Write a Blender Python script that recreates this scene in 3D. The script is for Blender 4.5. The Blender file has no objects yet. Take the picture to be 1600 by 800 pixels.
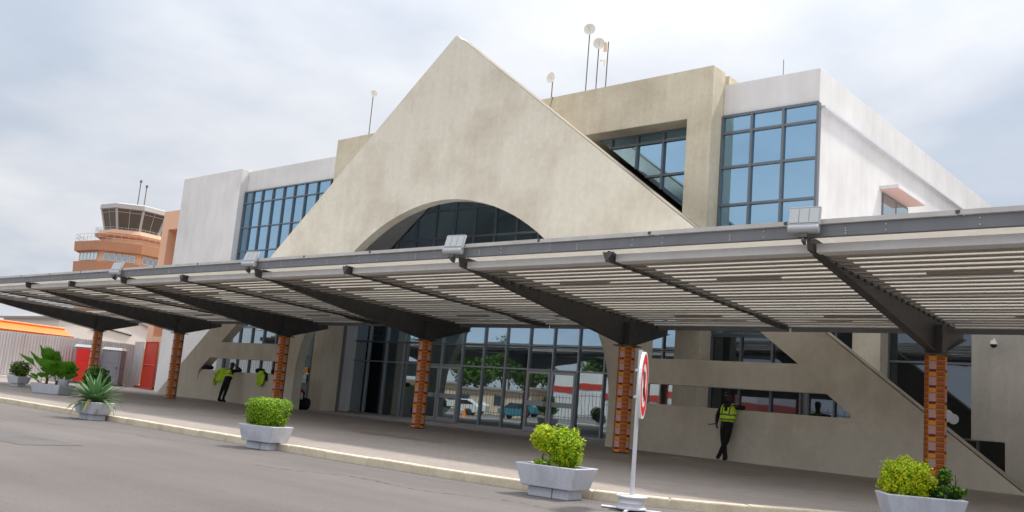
import bpy, bmesh, math, random
from mathutils import Vector, Matrix, noise
from mathutils.geometry import tessellate_polygon
R = math.radians
rnd = random.Random(7)
scn = bpy.context.scene
col = scn.collection

# ------------------------------------------------------------------ camera
CAMH = 1.02
def cam_axes(yaw, pitch, roll):
    sy, cy, sp, cp = math.sin(yaw), math.cos(yaw), math.sin(pitch), math.cos(pitch)
    fwd = Vector((-sy*cp, cy*cp, sp)); right = Vector((cy, sy, 0)); down = fwd.cross(right)
    cr, sr = math.cos(roll), math.sin(roll)
    return cr*right + sr*down, -sr*right + cr*down, fwd
ax, ay, az = cam_axes(R(41.73), R(9.136), R(-4.894))
cd = bpy.data.cameras.new('camera'); cam = bpy.data.objects.new('camera', cd); col.objects.link(cam)
m = Matrix((ax, -ay, -az)).transposed().to_4x4(); m.translation = (0, 0, CAMH)
cam.matrix_world = m
cd.sensor_width = 36; cd.lens = 1419.6/1600*36; cd.clip_end = 4000; cd.clip_start = .05
scn.camera = cam

# ------------------------------------------------------------------ light
SUN_DIR = Vector((.22, .53, 1)).normalized()          # towards the sun: high, behind the building
SUN_EL = math.asin(SUN_DIR.z); SUN_AZ = math.atan2(SUN_DIR.x, SUN_DIR.y)
sl = bpy.data.lights.new('sun', 'SUN'); sl.energy = 3.2; sl.angle = R(5); sl.color = (1, .95, .88)
so = bpy.data.objects.new('sun', sl); col.objects.link(so)
so.rotation_euler = SUN_DIR.to_track_quat('Z', 'Y').to_euler(); so.location = (0, 0, 60)
W = bpy.data.worlds.new('World'); scn.world = W; W.use_nodes = True
def N(nt, t, **k):
    n = nt.nodes.new(t)
    for a, b in k.items():
        if a.startswith('i_'): n.inputs[a[2:].replace('_', ' ')].default_value = b
        else: setattr(n, a, b)
    return n
def world():
    nt = W.node_tree; nt.nodes.clear(); L = nt.links.new
    out = N(nt, 'ShaderNodeOutputWorld'); bg = N(nt, 'ShaderNodeBackground'); bg.inputs[1].default_value = .1
    sky = N(nt, 'ShaderNodeTexSky', sky_type='NISHITA', sun_disc=False, sun_elevation=SUN_EL, sun_rotation=SUN_AZ)
    tc = N(nt, 'ShaderNodeTexCoord'); sx = N(nt, 'ShaderNodeSeparateXYZ'); L(tc.outputs['Generated'], sx.inputs[0])
    zp = N(nt, 'ShaderNodeMath', operation='MAXIMUM'); zp.inputs[1].default_value = 0; L(sx.outputs[2], zp.inputs[0])
    zo = N(nt, 'ShaderNodeMath', operation='ADD'); zo.inputs[1].default_value = .22; L(zp.outputs[0], zo.inputs[0])
    px = N(nt, 'ShaderNodeMath', operation='DIVIDE'); L(sx.outputs[0], px.inputs[0]); L(zo.outputs[0], px.inputs[1])
    py = N(nt, 'ShaderNodeMath', operation='DIVIDE'); L(sx.outputs[1], py.inputs[0]); L(zo.outputs[0], py.inputs[1])
    cx = N(nt, 'ShaderNodeCombineXYZ'); L(px.outputs[0], cx.inputs[0]); L(py.outputs[0], cx.inputs[1]); cx.inputs[2].default_value = 3.1
    n1 = N(nt, 'ShaderNodeTexNoise', i_Scale=1.15, i_Detail=9, i_Roughness=.52, i_Distortion=.25); L(cx.outputs[0], n1.inputs['Vector'])
    n2 = N(nt, 'ShaderNodeTexNoise', i_Scale=3.2, i_Detail=8, i_Roughness=.55); L(cx.outputs[0], n2.inputs['Vector'])
    r1 = N(nt, 'ShaderNodeValToRGB'); e = r1.color_ramp.elements
    e[0].position = .38; e[0].color = (4.25, 4.75, 5.5, 1); e[1].position = .60; e[1].color = (6.15, 6.3, 6.6, 1)
    k = r1.color_ramp.elements.new(.48); k.color = (5.25, 5.55, 6.05, 1)
    L(n1.outputs['Fac'], r1.inputs[0])
    r2 = N(nt, 'ShaderNodeValToRGB'); r2.color_ramp.elements[0].position = .35; r2.color_ramp.elements[1].position = .7
    r2.color_ramp.elements[0].color = (.93, .94, .96, 1); r2.color_ramp.elements[1].color = (1.06, 1.05, 1.04, 1)
    L(n2.outputs['Fac'], r2.inputs[0])
    mu = N(nt, 'ShaderNodeMix', data_type='RGBA', blend_type='MULTIPLY'); mu.inputs[0].default_value = 1
    L(r1.outputs[0], mu.inputs[6]); L(r2.outputs[0], mu.inputs[7])
    # overcast sky: brighter towards the zenith, the same all round the compass
    z2 = N(nt, 'ShaderNodeMath', operation='MULTIPLY'); L(zp.outputs[0], z2.inputs[0]); L(zp.outputs[0], z2.inputs[1])
    g = N(nt, 'ShaderNodeMath', operation='MULTIPLY_ADD'); g.inputs[1].default_value = 2.0; g.inputs[2].default_value = .92; L(z2.outputs[0], g.inputs[0])
    sc = N(nt, 'ShaderNodeVectorMath', operation='SCALE'); L(mu.outputs[2], sc.inputs[0]); L(g.outputs[0], sc.inputs['Scale'])
    mx = N(nt, 'ShaderNodeMix', data_type='RGBA'); mx.inputs[0].default_value = .975
    L(sky.outputs[0], mx.inputs[6]); L(sc.outputs[0], mx.inputs[7])
    L(mx.outputs[2], bg.inputs[0]); L(bg.outputs[0], out.inputs[0])
world()
vs = scn.view_settings
vs.view_transform = 'Standard'; vs.look = 'None'; vs.exposure = .40; vs.gamma = 1; vs.use_curve_mapping = False

# ------------------------------------------------------------------ materials
def mat(name, c, rough=.7, c2=None, scale=3.0, lo=.35, hi=.65, fine=0, fscale=60, streak=0, bump=0, bscale=40, metal=0, sm=(1.6, 1.6, .12), spec=.5, coord='Position', rand=0, detail=6):
    """base colour c, blotches of c2, fine grain, vertical streaks, bump"""
    M = bpy.data.materials.new(name); M.use_nodes = True; nt = M.node_tree; L = nt.links.new
    b = nt.nodes['Principled BSDF']; b.inputs['Roughness'].default_value = rough; b.inputs['Metallic'].default_value = metal
    b.inputs['Specular IOR Level'].default_value = spec
    if coord == 'Position': pos = N(nt, 'ShaderNodeNewGeometry').outputs['Position']
    else: pos = N(nt, 'ShaderNodeTexCoord').outputs[coord]
    cur = N(nt, 'ShaderNodeRGB'); cur.outputs[0].default_value = (*c, 1); cur = cur.outputs[0]
    if c2:
        n = N(nt, 'ShaderNodeTexNoise', i_Scale=scale, i_Detail=detail, i_Roughness=.6); L(pos, n.inputs['Vector'])
        r = N(nt, 'ShaderNodeMapRange'); r.inputs[1].default_value = lo; r.inputs[2].default_value = hi; L(n.outputs['Fac'], r.inputs[0])
        x = N(nt, 'ShaderNodeMix', data_type='RGBA'); L(r.outputs[0], x.inputs[0]); L(cur, x.inputs[6]); x.inputs[7].default_value = (*c2, 1); cur = x.outputs[2]
    def mulnoise(vec, s, lo_, hi_, cur, det=4):
        n = N(nt, 'ShaderNodeTexNoise', i_Scale=s, i_Detail=det, i_Roughness=.6); L(vec, n.inputs['Vector'])
        r = N(nt, 'ShaderNodeMapRange'); r.inputs[1].default_value = .3; r.inputs[2].default_value = .7; r.inputs[3].default_value = lo_; r.inputs[4].default_value = hi_
        L(n.outputs['Fac'], r.inputs[0])
        x = N(nt, 'ShaderNodeVectorMath', operation='SCALE'); L(cur, x.inputs[0]); L(r.outputs[0], x.inputs['Scale']); return x.outputs[0]
    if streak:
        mp = N(nt, 'ShaderNodeMapping'); mp.inputs['Scale'].default_value = sm; L(pos, mp.inputs[0])
        cur = mulnoise(mp.outputs[0], 2.2, 1-streak, 1+streak*.5, cur)
    if fine: cur = mulnoise(pos, fscale, 1-fine, 1+fine, cur)
    if rand:
        oi = N(nt, 'ShaderNodeObjectInfo'); r = N(nt, 'ShaderNodeMapRange'); r.inputs[3].default_value = 1-rand; r.inputs[4].default_value = 1+rand; L(oi.outputs['Random'], r.inputs[0])
        x = N(nt, 'ShaderNodeVectorMath', operation='SCALE'); L(cur, x.inputs[0]); L(r.outputs[0], x.inputs['Scale']); cur = x.outputs[0]
    L(cur, b.inputs['Base Color'])
    if bump:
        n = N(nt, 'ShaderNodeTexNoise', i_Scale=bscale, i_Detail=5); L(pos, n.inputs['Vector'])
        bp = N(nt, 'ShaderNodeBump'); bp.inputs['Strength'].default_value = bump; bp.inputs['Distance'].default_value = .02
        L(n.outputs['Fac'], bp.inputs['Height']); L(bp.outputs[0], b.inputs['Normal'])
    return M
def leafmat(name, c, c2, trans=.35, scale=14):
    M = mat(name, c, .55, c2, scale=scale, lo=.3, hi=.7, spec=.3); nt = M.node_tree; L = nt.links.new
    b = nt.nodes['Principled BSDF']; t = N(nt, 'ShaderNodeBsdfTranslucent'); src = b.inputs['Base Color'].links[0].from_socket
    L(src, t.inputs[0]); mx = N(nt, 'ShaderNodeMixShader'); mx.inputs[0].default_value = trans
    L(b.outputs[0], mx.inputs[1]); L(t.outputs[0], mx.inputs[2]); L(mx.outputs[0], nt.nodes['Material Output'].inputs[0]); return M
def glass(name, body, tint, fac):
    """reflective solar glass: tinted mirror film over a dark body"""
    M = bpy.data.materials.new(name); M.use_nodes = True; nt = M.node_tree; L = nt.links.new
    b = nt.nodes['Principled BSDF']; b.inputs['Base Color'].default_value = (*body, 1); b.inputs['Roughness'].default_value = .08
    g = N(nt, 'ShaderNodeBsdfGlossy'); g.inputs[0].default_value = (*tint, 1); g.inputs['Roughness'].default_value = .012
    lw = N(nt, 'ShaderNodeLayerWeight'); lw.inputs[0].default_value = .25
    r = N(nt, 'ShaderNodeMapRange'); r.inputs[3].default_value = fac; r.inputs[4].default_value = min(1, fac+.45); L(lw.outputs['Fresnel'], r.inputs[0])
    pos = N(nt, 'ShaderNodeNewGeometry').outputs['Position']
    n = N(nt, 'ShaderNodeTexNoise', i_Scale=1.6, i_Detail=1); L(pos, n.inputs['Vector'])
    bp = N(nt, 'ShaderNodeBump'); bp.inputs['Strength'].default_value = .05; bp.inputs['Distance'].default_value = .012; L(n.outputs['Fac'], bp.inputs['Height']); L(bp.outputs[0], g.inputs['Normal'])
    mx = N(nt, 'ShaderNodeMixShader'); L(r.outputs[0], mx.inputs[0]); L(b.outputs[0], mx.inputs[1]); L(g.outputs[0], mx.inputs[2])
    L(mx.outputs[0], nt.nodes['Material Output'].inputs[0]); return M
def transl(name, c, f):
    M = mat(name, c, .6, fine=.04, fscale=3); nt = M.node_tree; t = N(nt, 'ShaderNodeBsdfTranslucent'); t.inputs[0].default_value = (*c, 1)
    mx = N(nt, 'ShaderNodeMixShader'); mx.inputs[0].default_value = f; nt.links.new(nt.nodes['Principled BSDF'].outputs[0], mx.inputs[1]); nt.links.new(t.outputs[0], mx.inputs[2])
    nt.links.new(mx.outputs[0], nt.nodes['Material Output'].inputs[0]); return M
def kente():
    """printed cloth pattern wrapped round the columns; UV in metres: u round the drum, v up"""
    M = bpy.data.materials.new('kente_print'); M.use_nodes = True; nt = M.node_tree; L = nt.links.new
    b = nt.nodes['Principled BSDF']; b.inputs['Roughness'].default_value = .5
    uv = N(nt, 'ShaderNodeUVMap'); s = N(nt, 'ShaderNodeSeparateXYZ'); L(uv.outputs[0], s.inputs[0]); U, V = s.outputs[0], s.outputs[1]
    def mth(op, a, b_=None, c_=None):
        n = N(nt, 'ShaderNodeMath', operation=op)
        for i, x in enumerate((a, b_, c_)):
            if x is None: continue
            if isinstance(x, (int, float)): n.inputs[i].default_value = x
            else: L(x, n.inputs[i])
        return n.outputs[0]
    def mix(f, a, b_):
        x = N(nt, 'ShaderNodeMix', data_type='RGBA'); L(f, x.inputs[0])
        for i, q in ((6, a), (7, b_)):
            if isinstance(q, tuple): x.inputs[i].default_value = (*q, 1)
            else: L(q, x.inputs[i])
        return x.outputs[2]
    mod = lambda a, p: mth('FLOORED_MODULO', a, p)
    OR, RD, MR, PK, DK = (.76, .25, .015), (.42, .05, .015), (.17, .008, .012), (.80, .58, .56), (.15, .03, .008)
    # woven zone: rows of dashes
    row = mod(V, .054); cell = mod(U, .022)
    dash = mth('MULTIPLY', mth('LESS_THAN', row, .02), mth('LESS_THAN', cell, .014))
    redrow = mth('LESS_THAN', mod(V, .108), .05)
    wov = mix(redrow, (.62, .20, .012), (.50, .09, .012)); wov = mix(dash, wov, DK)
    # lattice band
    bu = mod(U, .3298); inband = mth('LESS_THAN', bu, .15)
    vv = mod(V, .322)
    d1 = mod(mth('ADD', bu, vv), .05); d2 = mod(mth('ADD', mth('SUBTRACT', bu, vv), 10.0), .05)
    lat = mth('MAXIMUM', mth('LESS_THAN', d1, .02), mth('LESS_THAN', d2, .02))
    blk = mix(lat, (.30, .015, .025), PK)
    step = mth('LESS_THAN', mod(bu, .04), .03)
    ragged = mth('MULTIPLY', mth('LESS_THAN', vv, .145), step)
    band = mix(mth('LESS_THAN', vv, .145), blk, (.85, .33, .02)); m2 = mth('MULTIPLY', mth('GREATER_THAN', vv, .09), mth('LESS_THAN', vv, .145))
    band = mix(m2, band, MR); band = mix(mth('GREATER_THAN', vv, .312), band, MR)
    edge = mth('LESS_THAN', mth('ABSOLUTE', mth('SUBTRACT', bu, .075)), .069)
    band = mix(edge, (.70, .30, .05), band)
    L(mix(inband, wov, band), b.inputs['Base Color']); return M

M = {}
M['concrete'] = mat('beige_concrete', (.68, .63, .525), .85, (.47, .405, .305), scale=.42, lo=.45, hi=.80, fine=.05, fscale=5, streak=.045, bump=.15, bscale=14)
M['concrete2'] = mat('tan_concrete', (.63, .56, .43), .85, (.47, .40, .285), scale=.6, lo=.42, hi=.78, fine=.06, fscale=8, streak=.08, bump=.15, bscale=14)
M['dark_top'] = mat('darkened_concrete_top', (.32, .28, .22), .9, (.24, .21, .16), scale=1.5)  # wall-top concrete darkened to tone down the sunlit edge
M['concrete3'] = mat('grey_concrete', (.44, .40, .34), .85, (.35, .32, .27), scale=.7, lo=.4, hi=.75, fine=.05, fscale=10, streak=.1, bump=.12, bscale=14)
M['white'] = mat('white_render', (.72, .70, .69), .8, (.62, .60, .585), scale=.5, fine=.02, fscale=8, streak=.06, bump=.06, bscale=30)
M['grey_render'] = mat('grey_render', (.60, .59, .58), .8, (.54, .53, .52), scale=.7, fine=.03, fscale=8, streak=.05)
M['pink_render'] = mat('pinkish_render', (.62, .40, .34), .8)
M['roofing'] = mat('dark_roofing', (.05, .04, .034), .9, (.09, .07, .055), scale=2.5)
M['dark'] = mat('dark_interior', (.018, .017, .016), .7)
M['mull'] = mat('grey_aluminium', (.16, .175, .19), .4, metal=.4, fine=.05)
M['mull2'] = mat('light_grey_aluminium', (.27, .285, .30), .4, metal=.4, fine=.05)
M['door'] = mat('silver_aluminium', (.30, .31, .33), .4, metal=.4)
M['glassU'] = glass('blue_solar_glass', (.03, .08, .11), (.40, .64, .85), .70)
M['glassL'] = glass('dark_solar_glass', (.018, .024, .027), (.60, .72, .78), .52)
M['glassA'] = glass('arch_solar_glass', (.10, .135, .155), (.50, .70, .86), .62)
M['glassD'] = glass('black_glass', (.004, .004, .005), (.5, .62, .75), .15)
M['steel'] = mat('charcoal_steel', (.07, .07, .073), .45, (.095, .092, .09), scale=4, metal=.2, fine=.1, fscale=12)
M['fascia'] = mat('grey_painted_steel', (.20, .205, .22), .5, (.17, .175, .185), scale=2, fine=.05, streak=.05)
M['flash'] = mat('pale_flashing', (.60, .59, .56), .6, (.50, .48, .45), scale=3)
M['trim'] = mat('pale_trim', (.80, .795, .78), .6, (.72, .71, .69), scale=2.5, fine=.05)
M['slat'] = mat('beige_slat', (.44, .405, .36), .55, (.38, .35, .31), scale=1.3, fine=.05, fscale=6, rand=.08)
M['roofsheet'] = transl('translucent_roof_sheet', (.88, .86, .82), .42)
M['kente'] = kente()
M['road'] = mat('asphalt', (.155, .136, .125), .9, (.108, .094, .087), scale=.16, lo=.35, hi=.7, fine=.14, fscale=45, streak=.16, sm=(.035, .55, 1), bump=.35, bscale=120, detail=9)
M['kerb'] = mat('cream_kerb_paint', (.62, .54, .40), .8, (.42, .35, .25), scale=2.2, lo=.45, hi=.8, fine=.08, fscale=25, rand=.08, bump=.2, bscale=30)
M['planter'] = mat('pale_grey_paint', (.52, .54, .60), .7, (.34, .34, .36), scale=2.6, lo=.5, hi=.9, fine=.05, fscale=25, streak=.07, sm=(7, 7, .6), bump=.05)
M['soil'] = mat('soil', (.06, .04, .025), .95, bump=.5)
M['galv'] = mat('galvanised_grey', (.62, .63, .66), .45, metal=.3, fine=.05, fscale=15)
M['red'] = mat('sign_red', (.75, .03, .03), .35)
M['signwhite'] = mat('sign_white', (.80, .80, .80), .35)
M['black'] = mat('sign_black', (.012, .012, .012), .4)
M['plasticw'] = mat('white_plastic', (.74, .73, .68), .4)
M['rod'] = mat('rusty_pole', (.16, .12, .09), .6)
M['sheet'] = mat('galvanised_sheet', (.60, .575, .565), .5, (.60, .47, .45), scale=.5, lo=.45, hi=.8, metal=.25, streak=.08, rand=.05)
M['orange'] = mat('orange_sheet', (.80, .20, .015), .5, fine=.06, fscale=3)
M['terra'] = mat('terracotta_paint', (.52, .26, .15), .8, (.46, .23, .13), scale=.6)
M['peach'] = mat('peach_paint', (.76, .48, .32), .8, (.72, .44, .29), scale=.6)
M['cream'] = mat('cream_paint', (.78, .58, .36), .8, (.66, .52, .38), scale=.5)
M['toilet_red'] = mat('red_plastic', (.78, .02, .015), .4)
M['toilet_grey'] = mat('grey_plastic', (.25, .255, .28), .45, fine=.04)
M['gate_red'] = mat('red_gate_paint', (.52, .035, .012), .5, (.40, .03, .012), scale=2)
M['skin'] = mat('dark_skin', (.045, .024, .016), .5)
M['cloth'] = mat('black_cloth', (.010, .009, .011), .9)
M['hivis'] = mat('hi_vis_fabric', (.62, .88, .02), .7, fine=.05, fscale=30)
M['hivis2'] = mat('hi_vis_green_fabric', (.50, .78, .01), .7, (.36, .62, .01), scale=6)
M['strip'] = mat('grey_reflective_strip', (.10, .12, .09), .5)
M['maroon'] = mat('maroon_cloth', (.20, .01, .02), .8)
M['leaf_lime'] = leafmat('lime_leaf', (.46, .58, .012), (.28, .46, .01))
M['leaf_yellow'] = leafmat('yellow_leaf', (.72, .68, .015), (.50, .60, .012))
M['leaf_bright'] = leafmat('bright_green_leaf', (.26, .46, .012), (.10, .26, .01))
M['leaf_dark'] = leafmat('dark_green_leaf', (.045, .11, .02), (.025, .07, .015))
M['leaf_palm'] = leafmat('palm_leaf', (.16, .38, .03), (.08, .24, .02), scale=5)
M['leaf_agave'] = leafmat('agave_leaf', (.15, .28, .12), (.09, .19, .07), trans=.1, scale=6)
M['leaf_dry'] = leafmat('dry_leaf', (.42, .40, .14), (.30, .26, .08), trans=.2)
M['tree_leaf'] = leafmat('tree_leaf', (.13, .24, .03), (.08, .16, .02), scale=1.2)
M['bark'] = mat('bark', (.11, .07, .045), .9, bump=.5)
M['lampgrey'] = mat('brown_grey_lamp', (.40, .36, .32), .5)
M['lens'] = mat('frosted_lens', (.50, .52, .52), .35, spec=.6)
M['lampbody'] = mat('grey_lamp_casting', (.42, .43, .44), .45, metal=.2)
M['cream_white'] = mat('cream_white_paint', (.74, .67, .60), .8)
M['towergrey'] = mat('tower_grey', (.46, .45, .43), .6)
M['tile_roof'] = mat('grey_roof', (.30, .29, .28), .8)
def pavemat():
    P = mat('paving', (.31, .268, .236), .85, (.235, .20, .174), scale=.3, lo=.35, hi=.75, fine=.08, fscale=18, detail=8, bump=.1, bscale=60)
    nt = P.node_tree; L = nt.links.new; b = nt.nodes['Principled BSDF']; src = b.inputs['Base Color'].links[0].from_socket
    pos = N(nt, 'ShaderNodeNewGeometry').outputs['Position']
    br = N(nt, 'ShaderNodeTexBrick'); br.inputs['Scale'].default_value = 1; br.inputs['Brick Width'].default_value = .24; br.inputs['Row Height'].default_value = .12; br.inputs['Mortar Size'].default_value = .006
    br.inputs['Color1'].default_value = (1.05, 1.05, 1.05, 1); br.inputs['Color2'].default_value = (.92, .92, .93, 1); br.inputs['Mortar'].default_value = (.72, .7, .68, 1); L(pos, br.inputs[0])
    x = N(nt, 'ShaderNodeMix', data_type='RGBA', blend_type='MULTIPLY'); x.inputs[0].default_value = 1; L(src, x.inputs[6]); L(br.outputs[0], x.inputs[7]); L(x.outputs[2], b.inputs['Base Color'])
    return P
M['pave'] = pavemat()
M['patch'] = mat('asphalt_repair', (.125, .115, .11), .9, (.10, .092, .088), scale=1.2, fine=.16, fscale=40, bump=.3, bscale=90)
M['crack'] = mat('tar_crack', (.05, .046, .044), .9)
M['stain'] = mat('damp_stain', (.20, .15, .11), .55, (.25, .20, .165), scale=2.5)

# ------------------------------------------------------------------ mesh helpers
class MB:
    def __init__(s): s.v = []; s.f = []; s.mi = []; s.m = 0; s.uv = None
    def add(s, vs, fs):
        k = len(s.v); s.v += [tuple(v) for v in vs]; s.f += [tuple(i+k for i in f) for f in fs]; s.mi += [s.m]*len(fs); return s
    def box(s, x0, x1, y0, y1, z0, z1):
        return s.add([(x0,y0,z0),(x1,y0,z0),(x1,y1,z0),(x0,y1,z0),(x0,y0,z1),(x1,y0,z1),(x1,y1,z1),(x0,y1,z1)],
                     [(3,2,1,0),(4,5,6,7),(0,1,5,4),(1,2,6,5),(2,3,7,6),(3,0,4,7)])
    def prism(s, poly, fn, holes=()):
        """poly: 2D outline (+holes); fn(p,t) maps to 3D at t=0 and t=1"""
        loops = [list(poly)] + [list(h) for h in holes]
        tris = tessellate_polygon([[Vector((p[0], p[1], 0)) for p in lp] for lp in loops])
        flat = [p for lp in loops for p in lp]; n = len(flat)
        vs = [fn(p, 0) for p in flat] + [fn(p, 1) for p in flat]; fs = []
        if holes:
            for t in tris: fs.append(tuple(t)); fs.append(tuple(i+n for i in reversed(t)))
        else: fs += [tuple(range(n)), tuple(range(2*n-1, n-1, -1))]
        k = 0
        for lp in loops:
            for i in range(len(lp)):
                a, b = k+i, k+(i+1) % len(lp); fs.append((a, b, b+n, a+n))
            k += len(lp)
        return s.add(vs, fs)
    def xz(s, poly, y0, y1, holes=()): return s.prism(poly, lambda p, t: (p[0], y1 if t else y0, p[1]), holes)
    def yz(s, poly, x0, x1, holes=()): return s.prism(poly, lambda p, t: (x1 if t else x0, p[0], p[1]), holes)
    def xy(s, poly, z0, z1, holes=()): return s.prism(poly, lambda p, t: (p[0], p[1], z1 if t else z0), holes)
    def tube(s, pts, r, n=8, cap=True):
        pts = [Vector(p) for p in pts]; rs = r if isinstance(r, (list, tuple)) else [r]*len(pts)
        vs = []; fs = []
        for i, p in enumerate(pts):
            d = (pts[min(i+1, len(pts)-1)]-pts[max(i-1, 0)]).normalized()
            a = d.cross(Vector((0, 0, 1)) if abs(d.z) < .95 else Vector((1, 0, 0))).normalized(); b = d.cross(a)
            vs += [p + (a*math.cos(2*math.pi*j/n)+b*math.sin(2*math.pi*j/n))*rs[i] for j in range(n)]
        for i in range(len(pts)-1):
            for j in range(n):
                a, b = i*n+j, i*n+(j+1) % n; fs.append((a, b, b+n, a+n))
        if cap: fs += [tuple(range(n-1, -1, -1)), tuple(range((len(pts)-1)*n, len(pts)*n))]
        return s.add(vs, fs)
    def lathe(s, prof, n=20, c=(0, 0, 0), axis='z', a0=0, cap=True):
        vs = []; fs = []
        for r, z in prof:
            for j in range(n):
                a = a0+2*math.pi*j/n; p = (r*math.cos(a), r*math.sin(a), z)
                if axis == 'x': p = (z, p[0], p[1])
                if axis == 'y': p = (p[0], z, p[1])
                vs.append((p[0]+c[0], p[1]+c[1], p[2]+c[2]))
        for i in range(len(prof)-1):
            for j in range(n):
                a, b = i*n+j, i*n+(j+1) % n; fs.append((a, b, b+n, a+n))
        if cap: fs += [tuple(range(n-1, -1, -1)), tuple(range((len(prof)-1)*n, len(prof)*n))]
        return s.add(vs, fs)
    def mesh(s, name, mats, smooth=False, bevel=0, fix=True):
        me = bpy.data.meshes.new(name); me.from_pydata(s.v, [], s.f)
        for q in (mats if isinstance(mats, (list, tuple)) else [mats]): me.materials.append(q)
        me.polygons.foreach_set('material_index', s.mi)
        if bevel or fix:
            bm = bmesh.new(); bm.from_mesh(me)
            if fix: bmesh.ops.recalc_face_normals(bm, faces=bm.faces)
            if bevel:
                ed = [e for e in bm.edges if len(e.link_faces) == 2 and e.calc_face_angle(0) > .6]
                bmesh.ops.bevel(bm, geom=ed, offset=bevel, segments=2, profile=.5, affect='EDGES', clamp_overlap=True)
            bm.to_mesh(me); bm.free()
        if smooth:
            me.polygons.foreach_set('use_smooth', [True]*len(me.polygons))
            try: me.set_sharp_from_angle(angle=R(40))
            except Exception: pass
        me.update(); return me
    def build(s, name, mats, parent=None, **k):
        return link(name, s.mesh(name, mats, **k), parent)
def link(name, data, parent=None):
    o = bpy.data.objects.new(name, data); col.objects.link(o)
    if parent is not None:
        o.parent = parent; o.matrix_parent_inverse = Matrix.Translation(-base(parent))
    return o
def base(p):
    v = Vector(p.location)
    if p.parent: v = v + p.matrix_parent_inverse.translation + base(p.parent)
    return v
def tag(o, label=None, cat=None, group=None, kind=None):
    if label: o['label'] = label
    if cat: o['category'] = cat
    if group: o['group'] = group
    if kind: o['kind'] = kind
    return o
def thing(name, label, cat, loc, group=None):
    o = bpy.data.objects.new(name, None); col.objects.link(o); o.location = loc; o.empty_display_size = .2
    return tag(o, label, cat, group)
def local(name, label, cat, group=None):
    """a thing modelled round the origin; children need no inverse"""
    return thing(name, label, cat, (0, 0, 0), group)
def copy_tree(o, parent=None):
    c = o.copy(); col.objects.link(c)
    if parent is not None: c.parent = parent
    for ch in list(o.children): copy_tree(ch, c)
    return c
def struct(name, mb, m, **k): return tag(mb.build(name, m, **k), kind='structure')
def clip(poly, planes):
    """keep the part of a 2D polygon where a*x+b*y<=c for every plane"""
    for a, b, c in planes:
        out = []
        for i in range(len(poly)):
            p, q = poly[i], poly[(i+1) % len(poly)]; dp, dq = a*p[0]+b*p[1]-c, a*q[0]+b*q[1]-c
            if dp <= 0: out.append(p)
            if dp*dq < 0: t = dp/(dp-dq); out.append((p[0]+(q[0]-p[0])*t, p[1]+(q[1]-p[1])*t))
        poly = out
        if len(poly) < 3: return []
    return poly

# ------------------------------------------------------------------ ground
RZ = -.12
KERB = [(-70, 9.45), (-26, 9.6), (-19.4, 9.5), (-16.4, 9.45), (-12.7, 9.38), (-9.7, 9.46), (-8, 9.62), (-6.7, 9.92), (-5.76, 10.5), (-4.64, 11.65), (-3.5, 12.9), (-1.6, 13.4), (3, 14.2), (14, 15)]
def smooth_line(pts, step=.5):
    out = []
    for i in range(len(pts)-1):
        p0, p1, p2, p3 = (Vector(pts[max(0, min(len(pts)-1, j))]) for j in (i-1, i, i+1, i+2))
        n = max(1, int((p2-p1).length/step))
        for k in range(n):
            t = k/n; m1 = (p2-p0)*.5*(p2-p1).length/max(.01, ((p2-p0).length*.5)); m2 = (p3-p1)*.5*(p2-p1).length/max(.01, ((p3-p1).length*.5))
            out.append(p1*(2*t**3-3*t*t+1)+m1*(t**3-2*t*t+t)+p2*(-2*t**3+3*t*t)+m2*(t**3-t*t))
    out.append(Vector(pts[-1])); return out
KL = smooth_line(KERB, .4)
g = MB(); S = 900
g.add([(-S, -S, RZ), (S, -S, RZ), (S, S, RZ), (-S, S, RZ)], [(0, 1, 2, 3)])
struct('road', g, M['road'])
inner = []
for i, p in enumerate(KL):
    d = (KL[min(i+1, len(KL)-1)]-KL[max(0, i-1)]).normalized(); inner.append(p+Vector((-d.y, d.x))*.16)
g = MB(); g.xy([tuple(p) for p in inner]+[(14, 48), (-70, 48)], RZ-.2, -.004); struct('pavement', g, M['pave'])
for cx, cy, rx, ry, sd in ((-16.6, 14.9, 1.6, .42, 1), (-11.6, 16.8, 1.1, .35, 2), (-24.5, 16.2, 1.2, .4, 3), (-9.0, 17.5, .5, .25, 4)):
    st_ = MB(); pts_ = []
    for i in range(40):
        t_ = i/40*2*math.pi; k_ = 1+.55*noise.noise(Vector((math.cos(t_)*1.3, math.sin(t_)*1.3, sd*7.1)))+.2*noise.noise(Vector((math.cos(t_)*4, math.sin(t_)*4, sd*3.1)))
        pts_.append((cx+rx*k_*math.cos(t_), cy+ry*k_*math.sin(t_)))
    st_.add([(x_, y_, .0005) for x_, y_ in pts_], [tuple(range(40))]); struct('damp_stain', st_, M['stain'])
for cx, cy, w_, d_, a_ in ((-14.5, 5.6, 2.2, .9, 4), (-24, 6.6, 3.0, .7, -3)):
    st_ = MB(); c_, s_ = math.cos(R(a_)), math.sin(R(a_)); q = random.Random(int(cx*7)); edge = []
    for sx_, sy_, ex, ey in ((-1, -1, 1, -1), (1, -1, 1, 1), (1, 1, -1, 1), (-1, 1, -1, -1)):
        for k in range(8):
            u, v = (sx_+(ex-sx_)*k/8)*w_/2+q.uniform(-.03, .03), (sy_+(ey-sy_)*k/8)*d_/2+q.uniform(-.03, .03); edge.append((cx+u*c_-v*s_, cy+u*s_+v*c_, RZ+.004))
    st_.add(edge, [tuple(range(len(edge)))]); struct('asphalt_patch', st_, M['patch'])
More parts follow.
